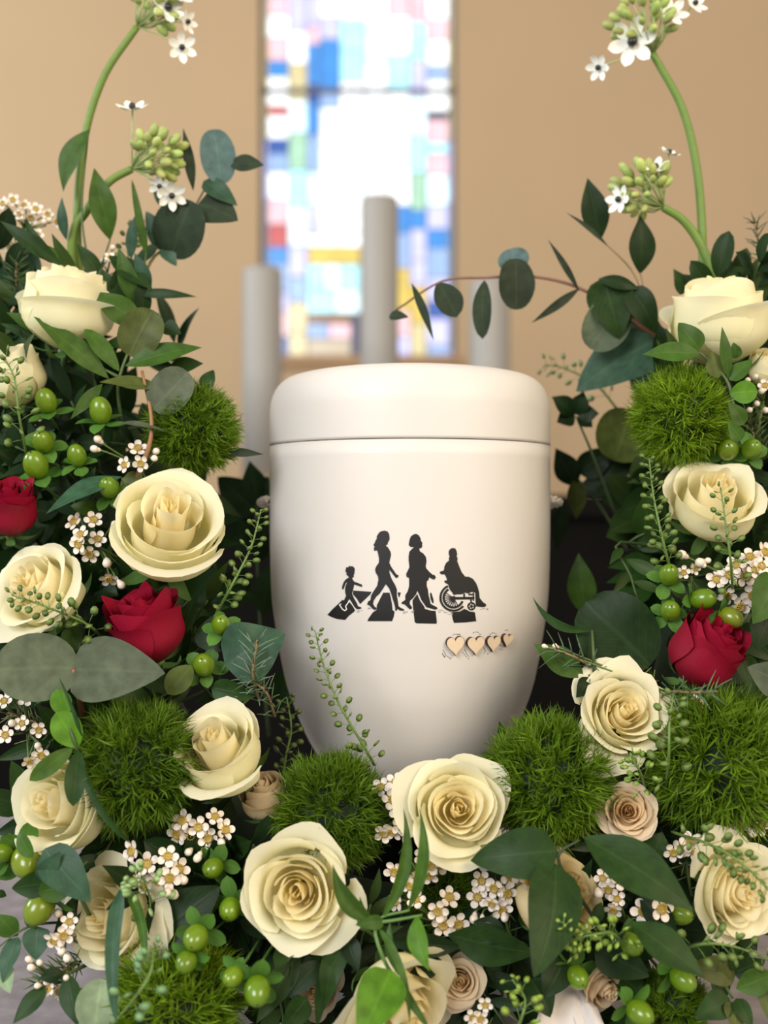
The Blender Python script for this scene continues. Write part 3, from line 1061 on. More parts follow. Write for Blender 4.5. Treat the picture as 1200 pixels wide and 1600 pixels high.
for (px, py, r, f, kind, lab, sd, kw) in ROSES:
    rose(px, py, r, f, kind, lab, seed=sd, group=G1, **kw)
SPRAY = [
    (414, 1247, 44, (-.2, .85, .4), 'bud', 'small tan spray rose wedged under the cupped cream rose', 21, {'color': 'tan', 'dd': .01}),
    (981, 1268, 47, (-.15, .3, .95), 'open', 'small peach-cream spray rose between two mossy balls on right', 22, {'color': 'cream'}),
    (721, 1532, 38, (-.2, .2, .9), 'half', 'small cream spray rose near the bottom centre', 23, {'color': 'cream', 'dd': .01}),
    (938, 1540, 44, (.5, -.2, .8), 'half', 'small cream spray rose between berries at lower right', 24, {'color': 'cream', 'dd': .01}),
    (497, 1545, 42, (-.3, .1, .8), 'half', 'small pinkish spray rose in shade below the open white rose', 25, {'color': 'cream', 'dd': .035}),
]
for (px, py, r, f, kind, lab, sd, kw) in SPRAY:
    rose(px, py, r, f, kind, lab, seed=sd, group='small spray roses', name='spray_rose', **kw)
REDS = [
    (14, 798, 56, (.1, .9, .4), 'red', 'dark red rose cut off by the left edge', 31, {}),
    (230, 985, 72, (-.28, .92, .28), 'red', 'dark red rose below the large cream rose on the left', 32, {'dd': -.006}),
    (1100, 1022, 72, (.45, .78, .42), 'red', 'dark red rose on the right below the green berries', 33, {}),
]
for (px, py, r, f, kind, lab, sd, kw) in REDS:
    rose(px, py, r, f, kind, lab, seed=sd, group='red roses', color='red', guard=False, **kw)


# ------------------------------------------------------------------ mossy green dianthus balls
def moss_mesh(seed, c0, c1):
    r_ = random.Random(seed)
    vs_, fs, cols = [], [], []
    NT = 300
    for k in range(NT):
        z = 1 - 2 * (k + .5) / NT
        a = k * 2.399963
        s = math.sqrt(1 - z * z)
        n = Vector((s * math.cos(a), s * math.sin(a), z))
        n = (n + Vector((r_.gauss(0, .05), r_.gauss(0, .05), r_.gauss(0, .05)))).normalized()
        lump = 0.60 + 0.08 * math.sin(5 * n.x + seed) * math.sin(4 * n.y + 2 * seed) + r_.uniform(-.03, .05)
        p = n * lump
        ta = (n + Vector((r_.gauss(0, .3), r_.gauss(0, .3), r_.gauss(0, .3) + .15))).normalized()
        tint = r_.uniform(0, 1)
        for b_ in range(22):
            dr = (ta + Vector((r_.gauss(0, .42), r_.gauss(0, .42), r_.gauss(0, .42)))).normalized()
            L = r_.uniform(.24, .46)
            wd = r_.uniform(.008, .0135)
            sd = dr.cross(Vector((r_.gauss(0, 1), r_.gauss(0, 1), r_.gauss(0, 1)))).normalized()
            cv = (n * .5 + Vector((r_.gauss(0, .5), r_.gauss(0, .5), r_.gauss(0, .5)))) * .06
            i0 = len(vs_)
            st = p + ta * r_.uniform(0, .12)
            mid = st + dr * L * .5 + cv
            tip = st + dr * L
            vs_ += [st + sd * wd * .7, st - sd * wd * .7, mid + sd * wd, mid - sd * wd, tip]
            fs += [(i0, i0 + 1, i0 + 3, i0 + 2), (i0 + 2, i0 + 3, i0 + 4)]
            kk = min(1, max(0, tint * .6 + r_.uniform(0, .4)))
            c = [x + (y - x) * kk for x, y in zip(c0, c1)]
            cols += (c + [1]) * 5
    me = mesh('bracts', vs_, fs)
    ca = me.color_attributes.new('Col', 'FLOAT_COLOR', 'POINT')
    ca.data.foreach_set('color', cols)
    me.materials.append(M['moss'])
    return me


MOSS = [moss_mesh(1, (0.062, 0.13, 0.006), (0.18, 0.31, 0.014)), moss_mesh(2, (0.050, 0.110, 0.006), (0.14, 0.25, 0.012)), moss_mesh(3, (0.09, 0.18, 0.006), (0.26, 0.41, 0.018))]
core_me = MB().ball((0, 0, 0), .60, 16, 10).mesh('core')
core_me.materials.append(M['foam'])


def moss(px, py, rpx, label, v=0, dd=0.0, sq=(1, 1)):
    d = DF(px, py) + dd
    sc = rpx * d / F
    loc = P(px, py, d)
    KEEP.append((loc, sc * .9))
    t = thing('green_dianthus', label, 'flower', loc, 'mossy green dianthus balls')
    t.rotation_euler = (rnd.uniform(-.4, .4), rnd.uniform(-.4, .4), rnd.uniform(0, 6))
    t.rotation_mode = 'XYZ'
    t.scale = (sc * sq[0], sc * sq[0], sc * sq[1])
    o = link('bracts', MOSS[v], None, t)
    o['kind'] = 'stuff'
    link('core', core_me, None, t)
    Mx = Matrix.Translation(loc) @ t.rotation_euler.to_matrix().to_4x4() @ Matrix.Diagonal((sc * sq[0], sc * sq[0], sc * sq[1], 1))
    a_ = Mx.inverted() @ anchor(loc)
    o = MB().tube(bez((0, 0, 0), a_ * .5, a_, 4), .05, 6).build('stem', M['stem'], t)
    o.color = (0.06, 0.12, 0.03, 1)


moss(303, 672, 74, 'mossy green ball flower beside the urn lid on the left', 0, .012)
moss(214, 1195, 106, 'large mossy green ball below the big dusty leaf', 1, -.004)
moss(518, 1268, 96, 'mossy green ball left of the urn foot', 1, .012)
moss(858, 1218, 108, 'mossy green ball right of the urn foot', 0, .01)
moss(1122, 1190, 122, 'big mossy green ball at right below the red rose', 0, .006)
moss(1064, 652, 82, 'bright mossy green ball below the top rose on the right', 2, .0)
moss(272, 1572, 116, 'bright mossy green ball at the bottom left', 2, .012)
moss(690, 1395, 62, 'small dark mossy ball behind waxflowers below the round rose', 1, .03)
moss(1048, 1568, 62, 'small mossy tuft at lower right between berries', 0, .02)

# ------------------------------------------------------------------ hypericum berries
berry_me = MB().ball((0, 0, .9), 1, 16, 12, (.88, .88, 1.12)).mesh('berry')
for v in berry_me.vertices:
    if v.co.z > 1.6:
        v.co.z += (v.co.z - 1.6) * .12
berry_me.materials.append(M['berry'])
tip_me = MB().tube([(0, 0, 1.98), (0, 0, 2.12), (.04, 0, 2.22)], [.07, .05, .02], 6).mesh('tip')
tip_me.materials.append(M['wick'])
SEP = []
for k in range(3):
    me = leaf_mesh('sepal', (0.12, 0, -.1), (1.55, 0, [-.15, .12, -.35][k]), 0.95, 'oblong', nrm=(0, 0, 1), bend=[-.05, .06, .08][k], fold=.2, nu=4, nv=8)
    me.materials.append(M['leaf'])
    SEP.append(me)
BER = [
    (72, 627, 19, (-.1, .8, .5), 'green berry right beside the white rose at the left edge'),
    (157, 642, 20, (-.1, .9, .35), 'upright oval green berry below the leafy stem at upper left'),
    (67, 690, 19, (.0, .5, .8), 'green berry between its neighbours above the red rose on the left'),
    (56, 727, 22, (-.1, .7, .6), 'largest green berry above the red rose at left edge'),
    (120, 712, 17, (-.1, .8, .5), 'small green berry left of three tiny white flowers'),
    (170, 762, 18, (.0, .6, .8), 'small round green berry above the large cream rose'),
    (345, 976, 17, (.1, .5, .8), 'green berry right of the red rose, above another berry'),
    (318, 1039, 20, (.0, .5, .85), 'round green berry right of the red rose with open sepals'),
    (62, 1418, 26, (-.3, -.5, .5), 'large hanging green berry near the lower left edge'),
    (4, 1333, 17, (-.4, .3, .8), 'green berry cut off by the left edge'),
    (42, 1346, 28, (.3, -.3, .7), 'dark green berry near the left edge with spread sepals'),
    (333, 1356, 18, (-.3, -.1, .95), 'green berry with leaf collar left of the open white rose'),
    (360, 1420, 20, (-.1, -.2, .95), 'shaded green berry touching the open white rose'),
    (306, 1465, 22, (-.1, -.2, .97), 'green berry with dark tip above a smaller one'),
    (291, 1503, 19, (-.2, -.3, .95), 'small green berry above the bottom left mossy ball'),
    (364, 1526, 18, (-.3, -.1, .9), 'bright green berry in a rosette near the bottom'),
    (402, 1548, 24, (.1, -.4, .9), 'pale green berry lowest in the rosette near the bottom'),
    (1045, 898, 18, (.0, .6, .8), 'green berry below the white rose on the right'),
    (1098, 936, 19, (.9, .2, .5), 'sideways oval green berry above the red rose on the right'),
    (1047, 954, 18, (-.1, .4, .9), 'round green berry left of the sideways one'),
    (1141, 965, 19, (.7, -.3, .6), 'olive green berry behind the top of the right red rose'),
    (1137, 703, 19, (-.2, .3, .9), 'left of two green berries above the right white rose'),
    (1174, 702, 18, (.1, .4, .9), 'right of two green berries above the right white rose'),
    (902, 1527, 20, (.2, -.1, .95), 'green berry with dark tip above the white ribbon'),
    (985, 1475, 20, (.5, -.2, .8), 'oval green berry between leaf and seed cluster at lower right'),
    (1067, 1530, 21, (.5, -.3, .8), 'oval green berry above the small mossy tuft'),
    (1000, 1583, 22, (.5, -.2, .8), 'green berry cut by the bottom edge right of the ribbon'),
    (1062, 1427, 20, (.6, .0, .7), 'olive green berry under the tip of the long dark leaf'),
]
for i, (px, py, r, f, lab) in enumerate(BER):
    d = DF(px, py) - (0.026 if i in (13, 14, 15, 16) else 0.006)
    sc = r * d / F
    ax = face(*f)
    q = Vector((0, 0, 1)).rotation_difference(ax) @ Quaternion((0, 0, 1), rnd.uniform(0, 6))
    base = P(px, py, d) - ax * sc * .9
    t = thing('hypericum_berry', lab, 'berry', base, 'green hypericum berries')
    t.rotation_mode = 'QUATERNION'
    t.rotation_quaternion = q
    t.scale = (sc, sc, sc)
    o = link('berry', berry_me, None, t)
    o.color = jit((0.115, 0.205, 0.006) if i not in (8, 10, 20) else (0.135, 0.19, 0.008), .12)
    link('tip', tip_me, None, t)
    for k in range(5):
        o = link('sepal', SEP[k % 3], None, t)
        o.rotation_euler = (0, 0, 2 * PI * k / 5 + rnd.uniform(-.15, .15))
        s_ = rnd.uniform(1.05, 1.4)
        o.scale = (s_, s_, s_)
        o.color = jit((0.075, 0.18, 0.03), .15)
    Mx = Matrix.Translation(base) @ q.to_matrix().to_4x4() @ Matrix.Scale(sc, 4)
    a_ = Mx.inverted() @ anchor(base)
    o = MB().tube(bez((0, 0, -.05), (0, 0, -2.0), a_, 6), .13, 6).build('stem', M['stem'], t)
    o.color = (0.08, 0.17, 0.03, 1)

# ------------------------------------------------------------------ waxflowers
wf = MB()
for k in range(5):
    a = 2 * PI * k / 5
    c = Vector((math.cos(a), math.sin(a), 0)) * .66
    ax_, ay_ = Vector((math.cos(a), math.sin(a), .25)).normalized(), Vector((-math.sin(a), math.cos(a), 0))
    vv, ff = [c - Vector((0, 0, .07))], []
    for rr, hz in ((.2, -.04), (.36, .03)):
        for j in range(10):
            b_ = 2 * PI * j / 10
            vv.append(c + (ax_ * math.cos(b_) + ay_ * math.sin(b_)) * rr + Vector((0, 0, hz)))
    for j in range(10):
        ff.append((0, 1 + j, 1 + (j + 1) % 10))
        ff.append((1 + j, 11 + j, 11 + (j + 1) % 10, 1 + (j + 1) % 10))
    wf.add(vv, ff)
wf_me = wf.mesh('flower')
wf_me.materials.append(M['wflower'])
wcn = MB().lathe([(.08, -.45), (.30, -.30), (.40, .0), (.42, .12), (.36, .13), (.28, .02), (.1, .0), (.04, .02), (.03, .2), (.001, .2)], 14)
for k in range(10):
    a = 2 * PI * k / 10
    wcn.tube([(.37 * math.cos(a), .37 * math.sin(a), .1), (.27 * math.cos(a), .27 * math.sin(a), .24)], [.035, .05], 5)
wc_me = wcn.mesh('center')
wc_me.materials.append(M['wcenter'])
wb_me = MB().ball((0, 0, .2), .42, 8, 6, (1, 1, 1.1)).lathe([(.1, -.6), (.26, -.3), (.3, 0)], 8).mesh('bud')
wb_me.materials.append(M['wbud'])


def wax(label, root, flowers, buds=(), size=15, dd=-0.004, spread=.45, d_abs=None, needles=6):
    """flowers: list of (px,py) or (cx,cy,radius,n)"""
    def dep(x, y): return (DF(x, y) if d_abs is None else d_abs) + dd
    pts = []
    for f in flowers:
        if len(f) == 2:
            pts.append((f[0], f[1]))
        else:
            cx, cy, rr, n = f
            for k in range(n):
                a = k * 2.4 + rnd.uniform(-.3, .3)
                q = rr * math.sqrt((k + .35) / n)
                pts.append((cx + q * math.cos(a), cy + q * math.sin(a) * .9))
    rx, ry, rdd = root
    rp = P(rx, ry, dep(rx, ry) + rdd)
    t = thing('waxflower_sprig', label, 'waxflower', rp, 'waxflower sprigs')
    sb_ = MB()
    mx_, my_ = sum(p[0] for p in pts) / len(pts), sum(p[1] for p in pts) / len(pts)
    hub = (P(mx_, my_, dep(mx_, my_) + .016) * .75 + rp * .25) - rp
    sb_.tube([(0, 0, 0), hub], .0010, 5)
    allp = [(p, 0) for p in pts]
    bl = []
    for b_ in buds:
        if len(b_) == 2:
            bl.append(b_)
        else:
            for k in range(b_[3]):
                a = rnd.uniform(0, 6.28)
                bl.append((b_[0] + b_[2] * math.cos(a), b_[1] + b_[2] * math.sin(a)))
    allp += [(p, 1) for p in bl]
    for (x, y), kd in allp:
        w_ = P(x, y, dep(x, y) + rnd.uniform(-.004, .006))
        fd = face((x - mx_) / 60 + rnd.uniform(-spread, spread), -(y - my_) / 60 + rnd.uniform(-spread, spread) + .15, 1)
        s_ = size * rnd.uniform(.88, 1.12) * dep(x, y) / F
        q = Vector((0, 0, 1)).rotation_difference(fd) @ Quaternion((0, 0, 1), rnd.uniform(0, 6))
        o = link('bud' if kd else 'flower', wb_me if kd else wf_me, None, t)
        o.rotation_mode = 'QUATERNION'
        o.location = w_ - rp
        o.rotation_quaternion = q
        o.scale = (s_, s_, s_)
        if not kd:
            link('center', wc_me, None, o)
        sb_.tube(bez(w_ - rp - fd * s_ * .5, w_ - rp - fd * .008, hub, 4), .0006, 5)
    for k in range(needles):
        v0 = hub * rnd.uniform(.2, 1.1)
        dv = Vector((rnd.gauss(0, 1), rnd.uniform(-.8, .2), rnd.gauss(0, 1))).normalized() * rnd.uniform(.008, .016)
        sb_.tube([v0, v0 + dv * .6, v0 + dv], [.0005, .0005, .0002], 4)
    o = sb_.build('stem', M['stem'], t)
    o.color = (0.11, 0.17, 0.04, 1)
    return t


wax('three tiny white waxflowers with brown cups on the left below the dusty leaf', (235, 760, .03), [(215, 700), (194, 726), (220, 724)], [(155, 688), (150, 702), (243, 706), (240, 716)], 15)
wax('waxflower cluster left of the large cream rose', (200, 880, .03), [(125, 835), (115, 815), (146, 812), (152, 842), (140, 866), (122, 850), (170, 905)], [(167, 878), (188, 912), (178, 820)], 16)
wax('white waxflower cluster under the mossy ball at lower left', (300, 1420, .03), [(285, 1282), (310, 1292), (298, 1306), (336, 1276), (352, 1296), (325, 1310), (276, 1304)], [(296, 1330), (310, 1338), (345, 1315)], 17)
wax('brightest white waxflower cluster above the lower left white rose', (250, 1440, .03), [(205, 1330), (262, 1338), (230, 1350), (206, 1372), (246, 1376), (225, 1386), (265, 1372), (280, 1358)], [(270, 1395), (285, 1375), (262, 1392)], 18, dd=-.012)
wax('waxflowers trailing left of the round cream rose below the urn', (640, 1330, .035), [(595, 1230), (618, 1222), (630, 1236), (612, 1250), (624, 1268), (626, 1290), (612, 1300), (600, 1302)], [(634, 1312)], 16)
wax('waxflowers hanging below the left side of the round cream rose', (660, 1430, .03), [(682, 1318), (660, 1338), (672, 1352), (688, 1352), (670, 1368), (650, 1372), (616, 1362), (640, 1384)], [(634, 1374)], 16)
wax('four waxflowers around the dark small mossy ball', (690, 1480, .03), [(702, 1402), (684, 1424), (716, 1444), (692, 1446), (618, 1408), (650, 1405)], [], 17)
wax('dense waxflower cluster left of the hanging dark leaf', (800, 1480, .03), [(752, 1376), (772, 1388), (796, 1370), (746, 1402), (768, 1412), (792, 1396), (824, 1378), (784, 1422), (762, 1448), (810, 1366)], [(741, 1433), (754, 1436), (783, 1410), (788, 1432)], 16)
wax('waxflowers under the long dark leaf on the right', (985, 1460, .03), [(942, 1372), (950, 1390), (964, 1404), (958, 1422), (972, 1376), (978, 1362)], [(935, 1394)], 16)
wax('two white star-like waxflowers right of the leaf gap at lower right', (1010, 1480, .03), [(1005, 1424), (1034, 1420)], [(1020, 1392)], 19, spread=.15, dd=-.01)
wax('large white waxflower cluster below the right white rose', (1180, 970, .03), [(1150, 882), (1172, 870), (1190, 884), (1140, 898), (1165, 900), (1186, 906), (1136, 930), (1156, 948), (1176, 930), (1196, 920), (1180, 890), (1120, 905), (1195, 862)], [(1068, 868), (1096, 880)], 17, dd=-.006)
wax('small waxflowers between berry and white rose on the right', (1085, 925, .03), [(1068, 894), (1086, 888)], [(1104, 876), (1098, 884)], 11)
wax('waxflowers above the blurred yellow rose at lower right', (1080, 1400, .03), [(1064, 1324), (1052, 1332), (1078, 1316), (1084, 1330)], [(1090, 1310)], 16)
wax('pinkish waxflowers at the right edge above the yellow rose', (1190, 1360, .03), [(1155, 1288), (1178, 1276), (1190, 1290), (1150, 1312), (1130, 1310)], [(1174, 1300)], 16)
wax('waxflowers between hanging berry and white rose at lower left', (130, 1480, .02), [(99, 1462), (84, 1470), (108, 1440)], [(96, 1484), (104, 1496), (92, 1428)], 16)
wax('waxflower buds hanging near the lower left corner', (120, 1500, .02), [(76, 1545), (92, 1550)], [(46, 1500), (62, 1505), (50, 1512), (74, 1535), (60, 1540), (103, 1528)], 13)
wax('waxflowers at the left edge below the big dusty leaf', (60, 1160, .03), [(6, 1095), (8, 1148), (60, 1140), (34, 1130), (40, 1092), (64, 1180), (46, 1190)], [(14, 1082), (20, 1130), (60, 1165)], 14)
wax('upper waxflower cluster at the top left edge', (30, 440, .02), [(4, 318), (20, 312), (38, 320), (56, 326), (74, 334), (88, 346), (30, 334), (48, 340), (10, 334)], [(70, 348)], 11, dd=.035)
wax('lower waxflower cluster at the top left edge', (28, 450, .02), [(4, 372), (22, 366), (38, 376), (54, 380), (14, 386), (58, 366)], [(30, 392)], 11, dd=.03, needles=24)
wax('waxflower buds at the right edge under the top white rose', (1180, 700, .02), [(1196, 602)], [(1168, 594), (1180, 590), (1182, 630), (1176, 616), (1190, 612), (1196, 640), (1172, 640)], 12)
wax('waxflower sprig touching the urn at right with two white buds', (930, 1050, .02), [(1088, 1094), (1096, 1100)], [(852, 1010), (869, 1010)], 10, dd=-.012, needles=14)
wax('pinkish waxflowers at the bottom behind the fine stems', (770, 1640, .02), [(758, 1570), (750, 1592), (738, 1590)], [], 14)
wax('faded waxflowers at the upper left above the green leaves', (170, 500, .02), [(172, 402), (160, 412)], [(176, 388)], 11, dd=.03)


# ------------------------------------------------------------------ pennycress seed sprigs
def pods(label, stem, n=36, spread=16, size=6.5, colr=(0.13, 0.20, 0.045), dd=-.014, d_abs=None, start=.12, tuft=True, free=None):
    def dep(x, y, k): return (DF(x, y) + dd + k if d_abs is None else d_abs + k)
    pts = spline([P(x, y, dep(x, y, k)) for x, y, k in stem], 8)
    root = pts[0].copy()
    t = thing('seed_sprig', label, 'seed sprig', root, 'pennycress seed sprigs')
    px2m = dep(stem[0][0], stem[0][1], 0) / F
    sb_ = MB().tube([p - root for p in pts], [.0010 - .0006 * i / len(pts) for i in range(len(pts))], 6)
    pd = MB()
    for k in range(n):
        s = start + (1 - start) * (k + rnd.random() * .6) / n
        i = min(len(pts) - 2, int(s * (len(pts) - 1)))
        fr_ = s * (len(pts) - 1) - i
        p = pts[i].lerp(pts[i + 1], min(1, fr_))
        tdir = (pts[i + 1] - pts[i]).normalized()
        a = k * 2.4
        sd_ = tdir.orthogonal().normalized()
        o1 = Quaternion(tdir, a) @ sd_
        grow = 1.15 - .75 * s
        e = p + (o1 + tdir * .55).normalized() * spread * px2m * (0.35 + .65 * grow)
        sb_.tube([p - root, (p + e) / 2 - root + tdir * .0004, e - root], .00022, 4)
        r_ = size * px2m * (.35 + .7 * grow)
        nrm = Vector((rnd.gauss(0, .5), -1, rnd.gauss(0, .6))).normalized()
        ax = (e - p).normalized()
        sx_ = ax.cross(nrm).normalized()
        nn = sx_.cross(ax)
        c = e + ax * r_ * .8 - root
        ring_ = [c + (ax * math.cos(b_ * PI / 4) * r_ * 1.12 + sx_ * math.sin(b_ * PI / 4) * r_ * .85) for b_ in range(8)]
        pd.add([c + nn * r_ * .35] + ring_ + [c - nn * r_ * .35], [(0, 1 + j, 1 + (j + 1) % 8) for j in range(8)] + [(9, 1 + (j + 1) % 8, 1 + j) for j in range(8)])
    o = sb_.build('stem', M['stem'], t)
    o.color = (0.13, 0.22, 0.05, 1)
    o = pd.build('seed_pods', M['pod'], t)
    o['kind'] = 'stuff'
    o.color = colr + (1,)
    return t


pods('seed sprig leaning on the front of the white urn', [(585, 1195, .022), (572, 1172, .008), (530, 1100, .002), (506, 1040, .006), (492, 985, .008)], 46, 17, 6.5, dd=.0, d_abs=.668)
pods('seed sprig pointing up at the left side of the urn', [(338, 958, .02), (362, 915, .0), (392, 855, .0), (408, 796, .0)], 38, 17, 7)
pods('seed sprig lying across the white rose at the left edge', [(165, 1000, .03), (135, 975, -.015), (90, 955, -.028), (50, 940, -.032), (18, 930, -.03)], 34, 20, 7.5)
pods('seed sprig before the white rose at the left edge, upper', [(42, 712, .02), (30, 650, -.012), (22, 590, -.02), (4, 555, -.02)], 26, 24, 8)
pods('tall seed sprig left of the right white rose', [(1050, 900, .02), (1036, 845, .0), (1022, 780, .0), (1014, 716, .0)], 44, 17, 7)
pods('seed sprig standing before the right white rose', [(1145, 930, .02), (1142, 880, -.02), (1134, 820, -.03), (1126, 762, -.03)], 26, 20, 7)
pods('seed sprig between right cream rose and big mossy ball', [(1040, 1240, .02), (1045, 1180, -.02), (1046, 1130, -.025), (1052, 1085, -.02)], 20, 24, 9)
pods('fine green seed cluster below the right open rose', [(1010, 1240, .02), (1000, 1205, -.005), (985, 1185, -.01)], 24, 22, 6.5, (0.22, 0.36, 0.06))
pods('seed sprig hanging over the yellow rose at right', [(1050, 1300, .02), (1110, 1320, -.02), (1160, 1350, -.03), (1205, 1395, -.03)], 40, 22, 8)
pods('light green seed cluster above the oval berry at lower right', [(990, 1500, .02), (960, 1460, -.01), (920, 1462, -.02), (890, 1470, -.02)], 46, 20, 7, (0.26, 0.40, 0.06))
pods('tiny yellow-green seed tuft before the hanging dark leaf', [(905, 1500, .02), (890, 1465, -.02), (880, 1440, -.03)], 22, 12, 6, (0.26, 0.38, 0.07))
pods('seed sprig along the lower right edge under the yellow rose', [(1050, 1490, .02), (1100, 1475, -.01), (1150, 1480, -.01), (1200, 1500, .0)], 22, 24, 9)
pods('pale seed sprig over the bottom mossy ball', [(160, 1620, .02), (210, 1560, -.04), (235, 1520, -.045), (240, 1480, -.04)], 14, 26, 9, (0.16, 0.30, 0.12))
pods('yellow-green seed sprig at the bottom near the ribbon', [(800, 1625, .02), (815, 1590, -.01), (820, 1560, -.01), (800, 1530, -.01)], 18, 24, 8, (0.24, 0.36, 0.05))
pods('pale green seed cluster on the bright waxflowers at lower left', [(240, 1420, .02), (228, 1385, -.02), (215, 1370, -.025)], 18, 30, 8, (0.28, 0.42, 0.16))
pods('blurred seed sprig behind the ball flower on the right', [(965, 640, .0), (930, 600, .0), (880, 575, .0), (850, 570, .0)], 24, 20, 6, (0.20, 0.28, 0.12), d_abs=.86)
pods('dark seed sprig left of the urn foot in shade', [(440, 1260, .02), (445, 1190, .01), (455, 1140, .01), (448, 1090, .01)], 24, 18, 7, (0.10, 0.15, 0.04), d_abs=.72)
pods('seed sprig at the top left behind the leaves', [(215, 470, .0), (205, 430, .0), (200, 390, .0), (215, 345, .0)], 30, 18, 6, (0.14, 0.2, 0.06), d_abs=.80)


# ------------------------------------------------------------------ star-of-Bethlehem stems
bud_me = MB().ball((0, 0, .55), .5, 8, 7, (.8, .8, 1.3)).mesh('bud')
bud_me.materials.append(M['pod'])
sf = MB()
for k in range(6):
    a = 2 * PI * k / 6
    rad = Vector((math.cos(a), math.sin(a), 0))
    v_, f_, _ = leaf_geo(rad * .1, rad * 1.2 + Vector((0, 0, .35)), .62, 'oblong', nrm=Vector((0, 0, 1)), bend=-.12, fold=.2, nu=4, nv=6)
    sf.add(v_, f_)
star_me = sf.mesh('flower')
star_me.materials.append(M['starpetal'])
ov_me = MB().ball((0, 0, .18), .26, 8, 6).mesh('ovary')
ov_me.materials.append(M['ovary'])


def ornith(label, stem, d, head, hr, nb, flowers, srad, tilt=0.0):
    pts = spline([P(x, y, d + k) for x, y, k in stem], 10)
    root = pts[0].copy()
    t = thing('star_of_bethlehem', label, 'flower stem', root, 'arching star-of-Bethlehem stems')
    o = MB().tube([p - root for p in pts], [srad * (1 - .25 * i / len(pts)) for i in range(len(pts))], 10).build('stem', M['stem'], t)
    o.color = (0.13, 0.22, 0.035, 1)
    tipp = pts[-1]
    axd = (pts[-1] - pts[-4]).normalized()
    c = P(head[0], head[1], d)
    s = d / F
    sb_ = MB()
    for k in range(nb):
        z = 1 - 1.7 * (k + .5) / nb
        a = k * 2.4
        q = math.sqrt(max(0, 1 - z * z))
        n = Vector((q * math.cos(a), q * math.sin(a), z))
        n = Vector((0, 0, 1)).rotation_difference((c - tipp).normalized()) @ n
        p = c + n * hr * s * rnd.uniform(.6, .85)
        o = link('bud', bud_me, None, t)
        o.rotation_mode = 'QUATERNION'
        o.rotation_quaternion = Vector((0, 0, 1)).rotation_difference((n + (c - tipp).normalized() * .5).normalized())
        o.location = p - root
        k2 = rnd.uniform(13, 20) * s
        o.scale = (k2, k2, k2)
        o.color = jit((0.36, 0.44, 0.13), .2)
        sb_.tube([tipp - root, (tipp + p) / 2 - root + n * .002, p - root], .0005, 4)
    for (x, y, f, r) in flowers:
        p = P(x, y, d - .006)
        fd = face(*f)
        o = link('flower', star_me, None, t)
        o.rotation_mode = 'QUATERNION'
        o.rotation_quaternion = Vector((0, 0, 1)).rotation_difference(fd)
        o.location = p - root
        o.scale = (r * s,) * 3
        link('ovary', ov_me, None, o)
        sb_.tube([tipp - root, (tipp + p) / 2 - root + Vector((0, 0, .002)), p - root], .0006, 4)
    o = sb_.build('flower_stalks', M['stem'], t)
    o.color = (0.34, 0.42, 0.16, 1)


ornith('tall arching flower stem at upper left, leaving the picture at the top', [(150, 560, .02), (122, 400, .0), (128, 240, .0), (160, 125, .0), (214, 42, .0)], .80, (240, 8), 36, 22,
       [(284, 74, (.3, -.3, .8), 20), (262, 14, (.4, .2, .8), 24), (292, 34, (.8, -.1, .5), 16), (276, -8, (.5, .5, .6), 22)], .0032)
ornith('short bent flower stem with green bud head at upper left', [(130, 560, .02), (112, 385, .0), (135, 330, .0), (170, 285, .0), (206, 264, .0)], .79, (244, 242), 40, 34,
       [(207, 170, (.0, .8, .5), 22), (268, 305, (.3, -.5, .8), 20), (250, 290, (-.2, -.6, .7), 16)], .0034)
ornith('tall arching flower stem at upper right, leaving the picture at the top', [(1090, 560, .02), (1098, 440, .0), (1092, 290, .0), (1068, 175, .0), (1020, 84, .0)], .80, (1005, 38), 52, 38,
       [(988, 66, (-.2, -.2, .9), 32), (936, 105, (-.6, -.4, .6), 18), (1085, 6, (.4, .3, .8), 18), (1050, 20, (.2, .2, .9), 22)], .0034)
ornith('short bent flower stem with green bud head at upper right', [(1150, 560, .02), (1122, 448, .0), (1096, 385, .0), (1068, 345, .0), (1036, 324, .0)], .79, (1004, 298), 42, 36,
       [(968, 312, (-.7, .0, .6), 20), (1045, 240, (.3, .8, .4), 16), (1025, 262, (-.2, .6, .7), 18)], .0036)

# ------------------------------------------------------------------ named leaves and sprigs
E = 'eucalyptus sprigs'
R_ = 'green leaf sprigs'
sprig('eucalyptus_sprig', 'eucalyptus sprig with blue-grey and dark leaves against the wall, upper left', 'eucalyptus',
      [(346, 288, 334, 202, 54, 'round', 'blue', 0, 0, {'nrm': (.2, .1, 1)}), (358, 256, 413, 258, 28, 'lance', 'char'), (302, 298, 286, 200, 17, 'lance', 'char'), (318, 283, 371, 322, 32, 'ovate', 'teal'),
       (310, 318, 372, 345, 62, 'ovate', 'char'), (268, 402, 300, 314, 84, 'round', 'char', 0, -.01, {'nrm': (-.1, .1, 1)}), (262, 322, 238, 288, 26, 'ovate', 'teal'), (262, 390, 228, 330, 34, 'ovate', 'teal', .01, .01),
       (255, 385, 276, 416, 24, 'ovate', 'teal'), (250, 378, 205, 420, 18, 'lance', 'teal')],
      [[(200, 500, .0), (235, 410, .0), (268, 380, .0), (300, 330, .004), (335, 268, .002)]], abs_d=.80, group=E, stemcol=(0.16, 0.14, 0.05))
